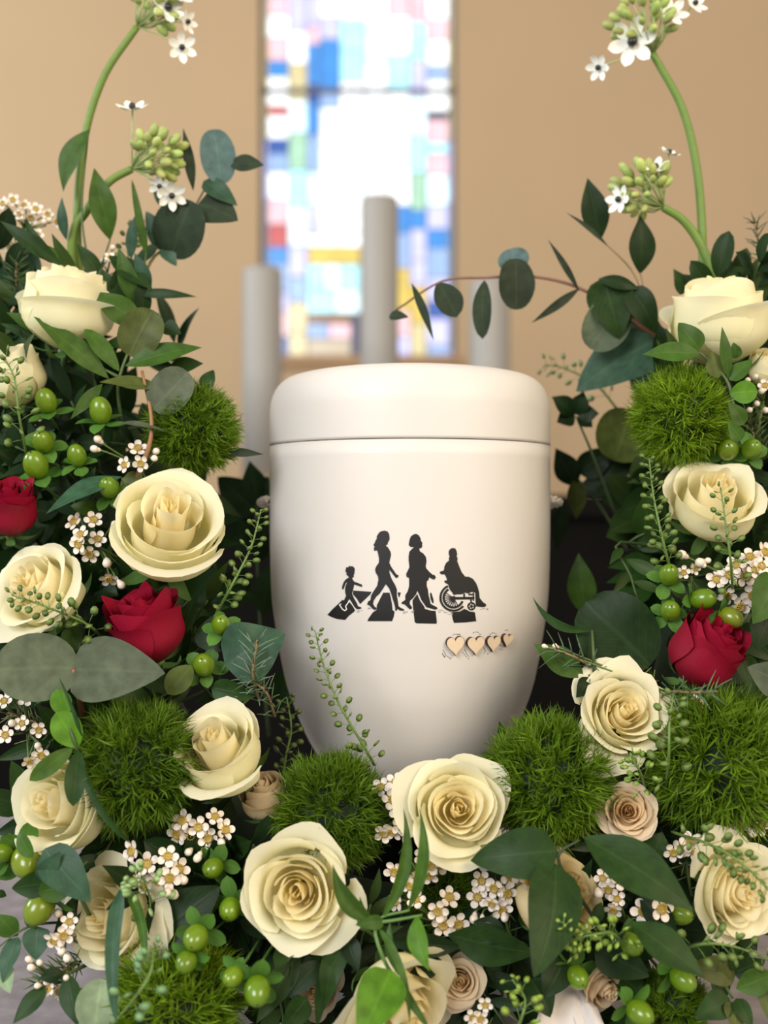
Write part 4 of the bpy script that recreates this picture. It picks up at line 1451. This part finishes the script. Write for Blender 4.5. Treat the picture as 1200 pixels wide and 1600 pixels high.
sprig('ruscus_sprig', 'two hanging leaves on the tall bent stem at upper left', 'leaf sprig',
      [(141, 202, 99, 300, 40, 'lance', 'mid', 0, 0, {'nrm': (-.3, .2, 1), 'side': .06}), (172, 375, 147, 262, 40, 'lance', 'mid'), (104, 375, 97, 308, 18, 'lance', 'teal'), (228, 395, 206, 280, 13, 'blade', 'mid'), (205, 405, 212, 335, 22, 'lance', 'teal')],
      [[(160, 500, .02), (140, 420, .0), (128, 330, -.002), (138, 210, -.002)], [(150, 440, .0), (172, 375, 0)], [(225, 440, .0), (228, 395, 0)]], abs_d=.785, group=R_, srad=.0009)
sprig('leaf_sprig', 'dark narrow leaves hanging behind the top left rose', 'leaf sprig',
      [(210, 460, 308, 464, 16, 'lance', 'dark'), (170, 400, 240, 455, 34, 'lance', 'dark'), (180, 470, 200, 400, 30, 'lance', 'dark'), (215, 480, 185, 385, 30, 'lance', 'mid'), (160, 440, 120, 380, 26, 'lance', 'dark'), (225, 500, 220, 430, 26, 'lance', 'deep'),
       (195, 490, 160, 420, 30, 'lance', 'dark'), (236, 452, 210, 395, 22, 'lance', 'teal')],
      [[(190, 560, .02), (200, 480, .0), (190, 420, 0)]], abs_d=.775, group=R_)
sprig('leaf_sprig', 'thin dark curved leaves in front of the top left waxflowers', 'leaf sprig',
      [(100, 418, 40, 338, 20, 'lance', 'dark', 0, 0, {'side': -.12}), (96, 415, 0, 345, 26, 'lance', 'dark'), (92, 412, 60, 380, 22, 'lance', 'mid'), (70, 520, 10, 488, 22, 'lance', 'mid'), (60, 530, 0, 505, 16, 'lance', 'dark')],
      [[(110, 500, .02), (98, 415, .0)], [(90, 560, .02), (66, 522, 0)]], abs_d=.745, group=R_)
sprig('leaf_sprig', 'light green leaves right of the top left white rose', 'leaf sprig',
      [(214, 502, 140, 457, 44, 'ovate', 'mid', 0, -.01), (202, 556, 240, 485, 68, 'round', 'olive', 0, -.008, {'nrm': (.1, .2, 1)}), (196, 572, 316, 543, 38, 'lance', 'mid', 0, 0, {'nrm': (.1, .5, 1)}), (186, 580, 132, 514, 28, 'oblong', 'mid', 0, -.01),
       (170, 592, 52, 494, 36, 'lance', 'mid', 0, -.018, {'nrm': (.2, .5, 1), 'bend': .05}), (165, 560, 100, 528, 26, 'lance', 'dark', 0, -.012), (255, 508, 283, 522, 26, 'ovate', 'dark', .01, .01), (262, 578, 318, 568, 28, 'lance', 'dark', .01, .01), (318, 608, 334, 578, 24, 'ovate', 'dark', .012, .012),
       (160, 600, 110, 655, 20, 'lance', 'mid', 0, -.004)],
      [[(190, 660, .02), (185, 600, .004), (205, 540, .0), (230, 500, .0)], [(186, 590, .0), (160, 575, 0)]], d0=-.008, group=R_)
sprig('eucalyptus_sprig', 'round dusty eucalyptus leaves on a brown twig beside the left mossy ball', 'eucalyptus',
      [(240, 640, 295, 582, 66, 'round', 'grey', 0, -.01, {'nrm': (.1, .2, 1)}), (244, 606, 155, 597, 38, 'ovate', 'olive', 0, -.008, {'nrm': (0, .8, .6)}), (178, 662, 262, 676, 20, 'lance', 'grey', 0, -.006, {'nrm': (0, 1, .4)}), (345, 706, 412, 710, 14, 'lance', 'char', .02, .02)],
      [[(205, 765, .02), (232, 700, .0), (236, 650, -.002), (222, 580, 0)]], d0=-.008, group=E, stemcol=(0.30, 0.15, 0.07), srad=.0015)
sprig('eucalyptus_sprig', 'folded dusty leaf under the small green berries on the left', 'eucalyptus',
      [(190, 745, 72, 803, 44, 'lance', 'teal', 0, -.008, {'nrm': (-.2, .8, .7)}), (190, 750, 230, 770, 40, 'ovate', 'olive', .01, .01), (160, 800, 110, 790, 26, 'ovate', 'mid', .01, .01)],
      [[(220, 800, .03), (190, 747, 0)]], d0=-.004, group=E)
sprig('eucalyptus_sprig', 'big pair of dusty grey-green leaves joined at a twig, lower left', 'eucalyptus',
      [(122, 1044, -8, 1046, 108, 'round', 'grey', 0, -.012, {'nrm': (-.05, .45, 1), 'bend': .03, 'fold': .12}), (108, 1046, 258, 1052, 104, 'ovate', 'grey', 0, -.012, {'nrm': (.08, .45, 1), 'bend': .03, 'fold': .1})],
      [[(130, 1120, .03), (114, 1046, -.002)]], d0=-.026, group=E, stemcol=(0.28, 0.12, 0.07), srad=.0018)
sprig('leaf_sprig', 'bright green rounded leaves above the cream rose at lower left', 'leaf sprig',
      [(104, 1120, 88, 1077, 32, 'oblong', 'bright', 0, -.004), (122, 1168, 88, 1112, 46, 'oblong', 'bright', 0, -.006), (114, 1168, 46, 1220, 28, 'oblong', 'mid', 0, -.006), (122, 1172, 114, 1260, 32, 'oblong', 'dark', 0, -.004)],
      [[(135, 1190, .03), (120, 1168, 0), (100, 1110, -.003)]], d0=-.034, group=R_)
sprig('grass_blade', 'narrow dark blade hanging from the mossy ball over the cream rose', 'grass blade', [(130, 1195, 207, 1320, 13, 'blade', 'dark', 0, 0, {'side': .05})], [], d0=-.036, group='grass blades')
sprig('grass_blade', 'thin dark blade across the bright green leaves at lower left', 'grass blade', [(128, 1150, 92, 1058, 7, 'blade', 'dark', 0, 0, {'side': .06})], [], d0=-.040, group='grass blades')
sprig('grass_blade', 'wide grey-green blade hanging before the lower left white rose', 'grass blade', [(190, 1390, 182, 1600, 24, 'blade', 'teal', .01, -.004, {'side': .03, 'fold': .3})], [], d0=-.032, group='grass blades')
sprig('grass_blade', 'thin twisted blade beside the wide grey-green blade', 'grass blade', [(200, 1390, 226, 1512, 16, 'blade', 'mid', .01, 0, {'side': -.08, 'fold': .4})], [], d0=-.026, group='grass blades')
sprig('leaf_sprig', 'bluish leaves between cream rose and hanging berry at lower left', 'leaf sprig',
      [(70, 1326, 142, 1410, 62, 'ovate', 'teal', 0, 0, {'nrm': (.1, .5, 1)}), (62, 1375, 95, 1330, 30, 'ovate', 'teal'), (76, 1380, 18, 1388, 40, 'ovate', 'dark', .01, .01), (118, 1380, 60, 1395, 40, 'oblong', 'mid', .008, .008), (30, 1300, 52, 1340, 26, 'oblong', 'mid')],
      [[(150, 1450, .03), (110, 1375, .002), (66, 1330, .0)]], d0=-.022, group=R_)
sprig('leaf_sprig', 'large dark leaf between white rose and berries at lower left', 'leaf sprig', [(235, 1470, 345, 1385, 86, 'ovate', 'deep', 0, 0), (300, 1390, 250, 1490, 70, 'ovate', 'deep', .006, .006)], [[(290, 1500, .02), (260, 1450, 0)]], d0=-.004, group=R_)
sprig('leaf_sprig', 'small bluish leaves against the stone at the lower left corner', 'leaf sprig',
      [(28, 1462, -4, 1428, 34, 'lance', 'mid'), (28, 1464, 4, 1536, 32, 'ovate', 'teal'), (60, 1448, 56, 1500, 44, 'ovate', 'teal', 0, 0), (6, 1510, 16, 1552, 30, 'ovate', 'pale'), (10, 1400, -10, 1392, 12, 'lance', 'dark'), (42, 1448, 70, 1420, 22, 'ovate', 'mid')],
      [[(110, 1440, .02), (45, 1448, 0), (-10, 1485, 0)]], d0=.0, group=R_, srad=.0007)
sprig('leaf_sprig', 'dark pointed leaves at the lower left corner', 'leaf sprig', [(75, 1540, 20, 1600, 30, 'lance', 'dark'), (105, 1520, 122, 1604, 36, 'lance', 'dark'), (100, 1520, 60, 1530, 24, 'lance', 'deep')], [[(150, 1500, .03), (90, 1530, 0)]], d0=-.004, group=R_)
sprig('leaf_sprig', 'pale translucent leaf left of the bottom mossy ball', 'leaf sprig', [(160, 1530, 148, 1612, 66, 'round', 'pale')], [[(175, 1535, .02), (118, 1550, 0)]], d0=-.006, group=R_, stemcol=(0.3, 0.2, 0.1), srad=.0018)
sprig('ivy_sprig', 'ivy leaf with pale veins at the left side of the urn', 'leaf sprig', [(352, 1040, 446, 990, 96, 'ovate', 'teal', 0, .0, {'nrm': (-.1, .3, 1), 'wave': .16}), (330, 1020, 345, 955, 60, 'ovate', 'dark', .012, .012)], [[(330, 1080, .03), (352, 1040, 0)]], d0=-.006, group=R_)
sprig('leaf_sprig', 'crumpled olive leaf below the round berry beside the red rose', 'leaf sprig', [(300, 1040, 262, 1085, 40, 'oblong', 'olive'), (280, 1000, 308, 930, 34, 'lance', 'deep', .01, .01), (330, 1075, 400, 1088, 36, 'ovate', 'dark', .01, .01)], [[(330, 1090, .03), (298, 1042, 0)]], d0=-.01, group=R_)


def needles(label, stem, n, L, dd, colr=(0.06, 0.12, 0.06), d_abs=None, rad=.0005):
    pts = spline([P(x, y, (DF(x, y) if d_abs is None else d_abs) + dd + k) for x, y, k in stem], 8)
    root = pts[0].copy()
    t = thing('needle_sprig', label, 'needle sprig', root, 'needle-leaved sprigs')
    o = MB().tube([p - root for p in pts], .0008, 6).build('stem', M['stem'], t)
    o.color = (0.22, 0.15, 0.07, 1)
    nb = MB()
    s = .7 / F
    for k in range(n):
        i = min(len(pts) - 2, int((k + .5) / n * (len(pts) - 1)))
        td = (pts[i + 1] - pts[i]).normalized()
        o1 = Quaternion(td, k * 2.4) @ td.orthogonal().normalized()
        dv = (o1 + td * .7).normalized() * L * s * rnd.uniform(.7, 1.1)
        p = pts[i] - root
        nb.tube([p, p + dv * .5 + Vector((0, 0, .0006)), p + dv], [rad, rad, rad * .4], 4)
    o = nb.build('needles', M['stem'], t)
    o['kind'] = 'stuff'
    o.color = colr + (1,)


needles('grey-green needle sprig before the ivy leaf', [(405, 1095, .02), (395, 1050, -.004), (402, 1000, -.008)], 30, 40, -.014, (0.13, 0.20, 0.13))
needles('dark needle sprig below the ivy leaf', [(430, 1120, .02), (415, 1080, 0), (385, 1060, 0)], 30, 30, -.008, (0.07, 0.12, 0.05))
needles('needle sprig with buds against the urn on the right', [(932, 1052, .02), (905, 1030, .0), (860, 1012, 0)], 22, 40, -.012)
needles('needle sprig hanging over the right red rose', [(1040, 1080, .02), (1085, 1082, -.02), (1120, 1080, -.02)], 22, 34, -.014, (0.07, 0.14, 0.07))
needles('dense needle foliage at the top left edge', [(30, 480, .02), (25, 430, 0), (28, 380, 0)], 70, 30, .03, (0.06, 0.11, 0.04))
needles('needle foliage at the right edge above the top rose', [(1200, 480, .02), (1192, 420, 0), (1178, 340, 0)], 60, 30, .02, (0.08, 0.11, 0.06))
needles('dark needle foliage at the right edge beside the berries', [(1190, 720, .03), (1180, 690, .01), (1170, 650, .01)], 60, 34, .0, (0.07, 0.11, 0.03))
needles('needle foliage at the left edge below the dusty leaf', [(110, 1150, .03), (60, 1130, .01), (10, 1115, .01)], 60, 30, -.006, (0.10, 0.13, 0.04))
needles('needle foliage under the white buds at lower left', [(130, 1500, .03), (90, 1520, .01), (55, 1540, .01)], 50, 30, -.004, (0.07, 0.13, 0.03))

# right side
sprig('eucalyptus_sprig', 'long eucalyptus twig reaching left in front of the candles', 'eucalyptus',
      [(800, 388, 806, 424, 48, 'round', 'blue', .004, .004), (806, 484, 805, 404, 56, 'round', 'char', 0, 0, {'nrm': (.1, 0, 1)}), (757, 438, 754, 530, 30, 'oblong', 'char'), (684, 442, 714, 496, 44, 'oblong', 'char'), (643, 442, 678, 533, 13, 'lance', 'char'), (608, 494, 638, 496, 18, 'ovate', 'char'),
       (906, 450, 830, 505, 14, 'lance', 'char'), (905, 455, 856, 374, 10, 'lance', 'char')],
      [[(1060, 560, .02), (985, 500, .0), (905, 450, .0), (830, 432, .0), (760, 434, 0), (690, 440, 0), (618, 485, 0)]], abs_d=.80, group=E, stemcol=(0.20, 0.10, 0.07), srad=.0011)
sprig('leaf_sprig', 'two upright dark oval leaves against the wall, upper right', 'leaf sprig',
      [(938, 375, 918, 278, 42, 'lance', 'deep'), (1000, 428, 1000, 336, 44, 'lance', 'deep'), (950, 385, 884, 332, 8, 'lance', 'char'), (1078, 468, 1052, 420, 26, 'lance', 'dark')],
      [[(1060, 560, .02), (1010, 470, 0), (985, 420, 0), (940, 375, 0)], [(1010, 470, 0), (1000, 425, 0)]], abs_d=.80, group=R_, stemcol=(0.22, 0.15, 0.08), srad=.0007)
sprig('eucalyptus_sprig', 'cluster of dark rounded leaves left of the top right rose', 'eucalyptus',
      [(945, 432, 968, 530, 70, 'ovate', 'dark', 0, 0), (970, 470, 922, 545, 70, 'round', 'grey', .006, .006), (985, 448, 1026, 522, 44, 'ovate', 'deep', -.004, -.004), (935, 436, 1000, 452, 22, 'lance', 'deep', -.006, -.006), (1050, 522, 900, 612, 104, 'ovate', 'teal', .01, .03, {'nrm': (-.3, .5, 1)}), (1050, 540, 1000, 620, 70, 'round', 'blue', .02, .03)],
      [[(1080, 600, .03), (1040, 540, .006), (985, 490, .0), (950, 440, .0)]], abs_d=.79, group=E, stemcol=(0.25, 0.10, 0.06), srad=.0014)
sprig('leaf_sprig', 'small fresh green leaves before the top right white rose', 'leaf sprig',
      [(1094, 553, 1004, 554, 34, 'lance', 'mid', 0, 0), (1092, 548, 1060, 504, 38, 'ovate', 'mid', 0, 0), (1138, 592, 1128, 510, 18, 'lance', 'mid', 0, -.01), (1140, 594, 1176, 562, 28, 'ovate', 'mid'), (1140, 615, 1184, 612, 36, 'oblong', 'bright'), (1162, 664, 1138, 628, 28, 'ovate', 'mid'), (1158, 688, 1138, 660, 24, 'ovate', 'mid'), (1120, 590, 1112, 548, 34, 'ovate', 'olive'), (1150, 560, 1146, 535, 20, 'ovate', 'mid')],
      [[(1150, 700, .02), (1148, 650, .004), (1138, 600, .0), (1115, 570, .0), (1092, 550, 0)]], d0=-.028, group=R_)
sprig('leaf_sprig', 'dark star of leaves beside the urn lid on the right', 'leaf sprig',
      [(898, 648, 862, 620, 34, 'lance', 'deep'), (898, 648, 870, 660, 30, 'lance', 'deep'), (900, 648, 912, 612, 30, 'lance', 'deep'), (902, 648, 936, 646, 28, 'lance', 'deep'), (902, 652, 926, 668, 26, 'lance', 'deep'), (960, 720, 985, 640, 90, 'round', 'olive', .01, .01), (985, 720, 1020, 690, 60, 'ovate', 'dark', .02, .02)],
      [[(960, 800, .02), (930, 720, .0), (900, 650, 0)]], abs_d=.83, group=R_)
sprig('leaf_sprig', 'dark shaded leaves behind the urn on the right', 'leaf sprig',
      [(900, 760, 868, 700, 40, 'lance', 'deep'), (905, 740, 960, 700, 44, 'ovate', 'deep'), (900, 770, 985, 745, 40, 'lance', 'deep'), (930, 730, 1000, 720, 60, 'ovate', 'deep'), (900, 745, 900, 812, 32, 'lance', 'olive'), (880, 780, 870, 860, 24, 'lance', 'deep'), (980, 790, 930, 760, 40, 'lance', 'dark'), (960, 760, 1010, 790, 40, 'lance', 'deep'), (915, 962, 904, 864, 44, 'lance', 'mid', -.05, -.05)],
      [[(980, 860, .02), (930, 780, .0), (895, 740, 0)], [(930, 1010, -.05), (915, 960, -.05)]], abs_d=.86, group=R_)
sprig('leaf_sprig', 'arching thin leaf and pointed dark leaf touching the urn, right', 'leaf sprig',
      [(925, 985, 832, 932, 14, 'lance', 'dark', 0, 0, {'side': -.18}), (912, 1058, 834, 1006, 44, 'lance', 'mid', 0, 0, {'nrm': (-.2, .6, 1)}), (925, 1060, 900, 1090, 30, 'lance', 'deep')],
      [[(960, 1090, .03), (920, 1055, .0)], [(930, 1060, .0), (925, 985, 0)]], d0=-.002, group=R_)
sprig('galax_sprig', 'dark rounded leaf between urn and red rose on the right', 'leaf sprig', [(1015, 1040, 915, 940, 120, 'round', 'deep', 0, .0, {'nrm': (-.2, .2, 1)}), (940, 1040, 985, 1080, 50, 'ovate', 'deep')], [[(1040, 1080, .03), (1000, 1030, 0)]], d0=.004, group=R_)
sprig('leaf_sprig', 'leaves cut off by the right edge beside the red rose', 'leaf sprig', [(1215, 900, 1176, 975, 60, 'ovate', 'mid'), (1225, 1070, 1168, 1042, 56, 'ovate', 'grey'), (1200, 960, 1180, 1015, 50, 'ovate', 'deep', .01, .01)], [[(1215, 1090, .02), (1210, 900, 0)]], d0=-.016, group=R_)
sprig('ruscus_sprig', 'glossy dark ruscus leaves crossing the lower right, one hanging down', 'leaf sprig',
      [(912, 1308, 1084, 1424, 78, 'lance', 'dark', -.002, -.014, {'nrm': (.2, .5, 1)}), (872, 1330, 735, 1345, 78, 'ovate', 'dark', 0, .01, {'nrm': (-.1, .5, 1)}), (868, 1350, 834, 1528, 84, 'ovate', 'dark', 0, -.016, {'nrm': (.1, .35, 1), 'side': -.04}), (985, 1440, 1102, 1528, 56, 'lance', 'dark', 0, -.004, {'nrm': (.3, .6, 1)})],
      [[(960, 1480, .03), (905, 1400, .012), (872, 1340, 0), (905, 1312, -.002)], [(960, 1480, .03), (985, 1440, 0)]], d0=-.030, group=R_, stemcol=(0.03, 0.05, 0.02))
sprig('leaf_sprig', 'dark glossy leaf under the light green seed cluster', 'leaf sprig', [(930, 1480, 1015, 1526, 60, 'ovate', 'deep', 0, 0), (1000, 1400, 1060, 1460, 40, 'lance', 'deep'), (1020, 1340, 1035, 1300, 40, 'lance', 'dark', .01, .01), (940, 1410, 925, 1450, 20, 'lance', 'dark')], [[(960, 1550, .02), (935, 1485, 0)]], d0=-.006, group=R_)
sprig('leaf_sprig', 'olive leaves at the lower right corner over the stone', 'leaf sprig',
      [(1150, 1520, 1070, 1510, 44, 'ovate', 'olive'), (1130, 1545, 1126, 1500, 30, 'ovate', 'olive'), (1145, 1520, 1196, 1500, 34, 'ovate', 'dark'), (1150, 1545, 1215, 1520, 40, 'lance', 'mid'), (1140, 1560, 1085, 1590, 44, 'ovate', 'dark'), (1145, 1565, 1150, 1612, 40, 'ovate', 'olive'), (1150, 1560, 1175, 1610, 26, 'ovate', 'dark'), (1190, 1540, 1205, 1600, 24, 'ovate', 'olive'), (1110, 1500, 1080, 1475, 40, 'ovate', 'dark'), (1160, 1510, 1140, 1480, 36, 'ovate', 'dark')],
      [[(1080, 1470, .03), (1120, 1520, .0), (1145, 1560, 0)], [(1120, 1520, 0), (1180, 1510, 0)]], d0=-.004, group=R_)
sprig('curly_sprig', 'spray of narrow curling green leaves at the bottom centre', 'leaf sprig',
      [(590, 1442, 520, 1350, 28, 'lance', 'mid', 0, -.008, {'side': -.16, 'fold': .5}), (592, 1440, 630, 1262, 20, 'lance', 'mid', 0, -.008, {'side': .12, 'fold': .5}), (636, 1424, 655, 1262, 20, 'lance', 'mid', 0, -.01, {'side': .13, 'fold': .5}), (652, 1430, 672, 1518, 32, 'lance', 'bright', 0, -.006, {'side': .08}),
       (610, 1440, 628, 1530, 14, 'lance', 'mid', 0, 0, {'side': .1}), (592, 1450, 640, 1600, 12, 'blade', 'mid', 0, -.004, {'side': -.08}), (612, 1516, 560, 1625, 72, 'ovate', 'bright', -.004, -.02), (600, 1440, 555, 1445, 22, 'ovate', 'mid'), (620, 1530, 672, 1610, 14, 'blade', 'mid'),
       (572, 1450, 562, 1400, 10, 'lance', 'mid')],
      [[(640, 1560, .03), (600, 1500, .0), (588, 1440, .0), (640, 1422, -.002)], [(560, 1440, .01), (600, 1440, 0), (660, 1430, 0)]], d0=-.034, group=R_, stemcol=(0.10, 0.20, 0.05))
sprig('leaf_sprig', 'long dark narrow leaves below the open white rose', 'leaf sprig',
      [(560, 1450, 495, 1610, 34, 'lance', 'dark', 0, 0, {'side': .1}), (520, 1470, 505, 1580, 34, 'lance', 'dark'), (500, 1500, 450, 1560, 36, 'lance', 'deep'), (440, 1480, 430, 1560, 34, 'lance', 'deep'), (470, 1480, 400, 1600, 40, 'lance', 'dark'), (540, 1455, 560, 1520, 30, 'lance', 'deep'), (480, 1560, 440, 1610, 40, 'ovate', 'dark')],
      [[(600, 1480, .03), (560, 1450, .0), (480, 1470, .004)]], d0=-.004, group=R_)
sprig('leaf_sprig', 'long dark leaves lying across below the waxflowers at bottom centre', 'leaf sprig',
      [(700, 1460, 840, 1490, 60, 'lance', 'dark', 0, 0), (720, 1480, 600, 1470, 34, 'lance', 'deep'), (740, 1440, 800, 1470, 40, 'lance', 'deep'), (840, 1500, 835, 1420, 14, 'lance', 'mid', -.02, -.02), (690, 1500, 640, 1520, 36, 'lance', 'deep'), (830, 1530, 860, 1590, 50, 'ovate', 'deep'), (880, 1500, 850, 1560, 50, 'ovate', 'deep')],
      [[(760, 1540, .03), (740, 1480, .0)]], d0=-.004, group=R_)
sprig('leaf_sprig', 'single dark pointed leaf tip before the urn, behind the right mossy ball', 'leaf sprig', [(786, 1175, 780, 1126, 18, 'lance', 'dark')], [], abs_d=.69, group=R_)

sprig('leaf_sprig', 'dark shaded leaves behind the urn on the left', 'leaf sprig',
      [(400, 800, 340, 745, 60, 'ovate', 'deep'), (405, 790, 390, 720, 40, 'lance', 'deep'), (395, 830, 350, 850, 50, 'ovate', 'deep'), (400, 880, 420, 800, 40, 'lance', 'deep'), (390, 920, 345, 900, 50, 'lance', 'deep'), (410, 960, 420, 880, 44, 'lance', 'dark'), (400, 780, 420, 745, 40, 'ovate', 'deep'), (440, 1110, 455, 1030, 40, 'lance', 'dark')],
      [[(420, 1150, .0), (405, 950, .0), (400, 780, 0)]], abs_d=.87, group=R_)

# white satin ribbon at the bottom
rp0 = P(880, 1600, .60)
rib = thing('satin_ribbon', 'white satin ribbon end at the bottom edge', 'ribbon', rp0)
for (a, b_, c, wd) in (((905, 1530), (885, 1580), (860, 1680), 46), ((900, 1530), (915, 1590), (945, 1660), 22)):
    q0, q1, q2 = P(a[0], a[1], .645), P(b_[0], b_[1], .615), P(c[0], c[1], .60)
    pts = bez(q0, q1, q2, 14)
    v_, f_ = [], []
    for i, p in enumerate(pts):
        td = (pts[min(i + 1, 14)] - pts[max(i - 1, 0)]).normalized()
        s_ = td.cross(Vector((0, -1, .3))).normalized()
        for j in range(7):
            u = j / 6 * 2 - 1
            v_.append(p + s_ * u * wd * .6 / F * (.35 + .65 * min(1, i / 6)) + Vector((0, -1, .2)) * .004 * math.cos(u * 4 + i * .25) - rp0)
    for i in range(14):
        for j in range(6):
            f_.append((i * 7 + j, i * 7 + j + 1, (i + 1) * 7 + j + 1, (i + 1) * 7 + j))
    link('ribbon_tail', mesh('ribbon_tail', v_, f_), M['ribbon'], rib)

# ------------------------------------------------------------------ filler greenery between the flowers
fr2 = random.Random(99)
FL = []
for kind, wd in (('lance', .34), ('ovate', .5), ('lance', .26), ('oblong', .45)):
    me = leaf_mesh('leaf', (0, 0, 0), (0, 1, 0), wd, kind, nrm=(0, 0, 1), bend=.07, fold=.22, wave=.08, nu=4, nv=9)
    me.materials.append(M['leaf'])
    FL.append(me)
FCOL = [(0.013, 0.038, 0.007), (0.010, 0.028, 0.006), (0.022, 0.055, 0.010), (0.016, 0.040, 0.014), (0.032, 0.060, 0.014)]
MARKS = [(x, y, 'the ' + l) for x, y, l in (
    (103, 486, 'top left white rose'), (18, 590, 'white rose at the left edge'), (262, 826, 'large cream rose on the left'), (66, 926, 'rose above the dusty leaf'), (346, 1178, 'cupped rose left of the urn foot'),
    (100, 1258, 'cream rose beside the big left mossy ball'), (470, 1390, 'open white rose left of bottom centre'), (185, 1432, 'lower left white rose'), (714, 1266, 'round rose below the urn'), (970, 1116, 'rose right of the urn foot'),
    (1115, 788, 'right white rose over the waxflowers'), (1122, 508, 'top right white rose'), (1140, 1390, 'pale yellow rose at lower right'), (862, 1400, 'half hidden yellowish rose'), (622, 1556, 'white rose at the bottom edge'),
    (230, 985, 'left red rose'), (1100, 1022, 'right red rose'), (303, 672, 'left mossy ball by the lid'), (214, 1195, 'big left mossy ball'), (518, 1268, 'mossy ball left of the urn foot'), (858, 1218, 'mossy ball right of the urn foot'),
    (1122, 1190, 'big right mossy ball'), (1064, 652, 'upper right mossy ball'), (300, 1560, 'bottom left mossy ball'), (1048, 1568, 'lower right mossy tuft'), (110, 690, 'left berries'), (1080, 930, 'right berries'))]
cnt = 0
tries = 0
while cnt < 210 and tries < 4000:
    tries += 1
    bx, by = path_dense[fr2.randrange(len(path_dense))]
    px, py = bx + fr2.gauss(0, 95), by + fr2.gauss(0, 75)
    if py < 470 or px < -60 or px > 1260 or py > 1640:
        continue
    if 395 < px < 905 and py < 1255:
        continue
    if py < 600 and 220 < px < 1065:
        continue
    d = DF(px, py) + fr2.uniform(.022, .065)
    if cnt >= 150:      # last ones: large shaded leaves at the back of the two upright arms
        px, py = fr2.choice((fr2.uniform(-10, 320), fr2.uniform(1010, 1210))), fr2.uniform(540, 960)
        if py < 620 and 215 < px < 1060:
            continue
        d = fr2.uniform(.80, .84)
    root = P(px, py, d)
    ax = Vector((px - 640, 0, -(py - 900))).normalized()
    ax = (ax * .5 + Vector((fr2.gauss(0, .7), fr2.uniform(-.5, -.1), fr2.gauss(0, .7)))).normalized()
    L = fr2.uniform(.03, .05)
    tipp = root + ax * L
    # keep the sprig clear of the urn
    if math.hypot(tipp.x - UX, tipp.y - UY) < .125 or math.hypot(root.x - UX, root.y - UY) < .125:
        continue
    kd = fr2.randrange(4)
    mk_ = min(MARKS, key=lambda q_: (q_[0] - px) ** 2 + (q_[1] - py) ** 2)
    dx_, dy_ = px - mk_[0], py - mk_[1]
    where = ('right of' if dx_ > 0 else 'left of') if abs(dx_) > abs(dy_) else ('below' if dy_ > 0 else 'above')
    if math.hypot(dx_, dy_) < 45:
        where = 'behind'
    t = thing('filler_sprig', ('sprig of ' if cnt < 150 else 'shaded back sprig of ') + ('narrow dark', 'broad dark', 'slim dark', 'blunt dark')[kd] + ' leaves ' + where + ' ' + mk_[2], 'leaf sprig', root, 'filler greenery between the flowers')
    an = anchor(root) - root
    if an.length > .09:
        an = an.normalized() * .09
    pts = spline([an, Vector((0, 0, 0)), ax * L * .55, ax * L], 4)
    o = MB().tube(pts, .0009, 5).build('stem', M['stem'], t)
    o.color = (0.05, 0.09, 0.025, 1)
    base_c = fr2.choice(FCOL)
    for k in range(6):
        s = .1 + .9 * k / 5
        p = ax * L * s
        o1 = Quaternion(ax, (k % 2) * PI + fr2.uniform(-.5, .5)) @ ax.cross(Vector((0, -1, .2))).normalized()
        dr = (o1 * .9 + ax * .8 + Vector((0, -.25, 0))).normalized() if k < 5 else ax
        nn = Vector((fr2.gauss(0, .35), -1, .4 + fr2.gauss(0, .3)))
        nn = (nn - dr * nn.dot(dr)).normalized()
        sx_ = dr.cross(nn)
        ll = fr2.uniform(.022, .038) if cnt < 150 else fr2.uniform(.034, .052)
        e_, m_e = root + p + dr * ll, root + p + dr * ll * .5
        de = e_.y - CAMY
        ex_, ey_ = 600 + e_.x * F / de, 800 - (e_.z - ZC) * F / de
        if (405 < ex_ < 870 and ey_ < 1190) or (315 < ex_ < 1000 and ey_ < 600):
            continue
        if any((e_ - kc).length < kr or (m_e - kc).length < kr for kc, kr in KEEP):
            continue
        o = link('leaf', FL[kd], None, t)
        o.matrix_basis = Matrix.Translation(p) @ Matrix((sx_, dr, nn)).transposed().to_4x4() @ Matrix.Scale(ll, 4)
        o.color = jit(base_c, .2, fr2)
    kids = [c for c in t.children]
    if len(kids) < 4:       # nearly every leaf was in the way of a bloom: leave the sprig out
        for c in kids:
            bpy.data.objects.remove(c)
        bpy.data.objects.remove(t)
        continue
    cnt += 1
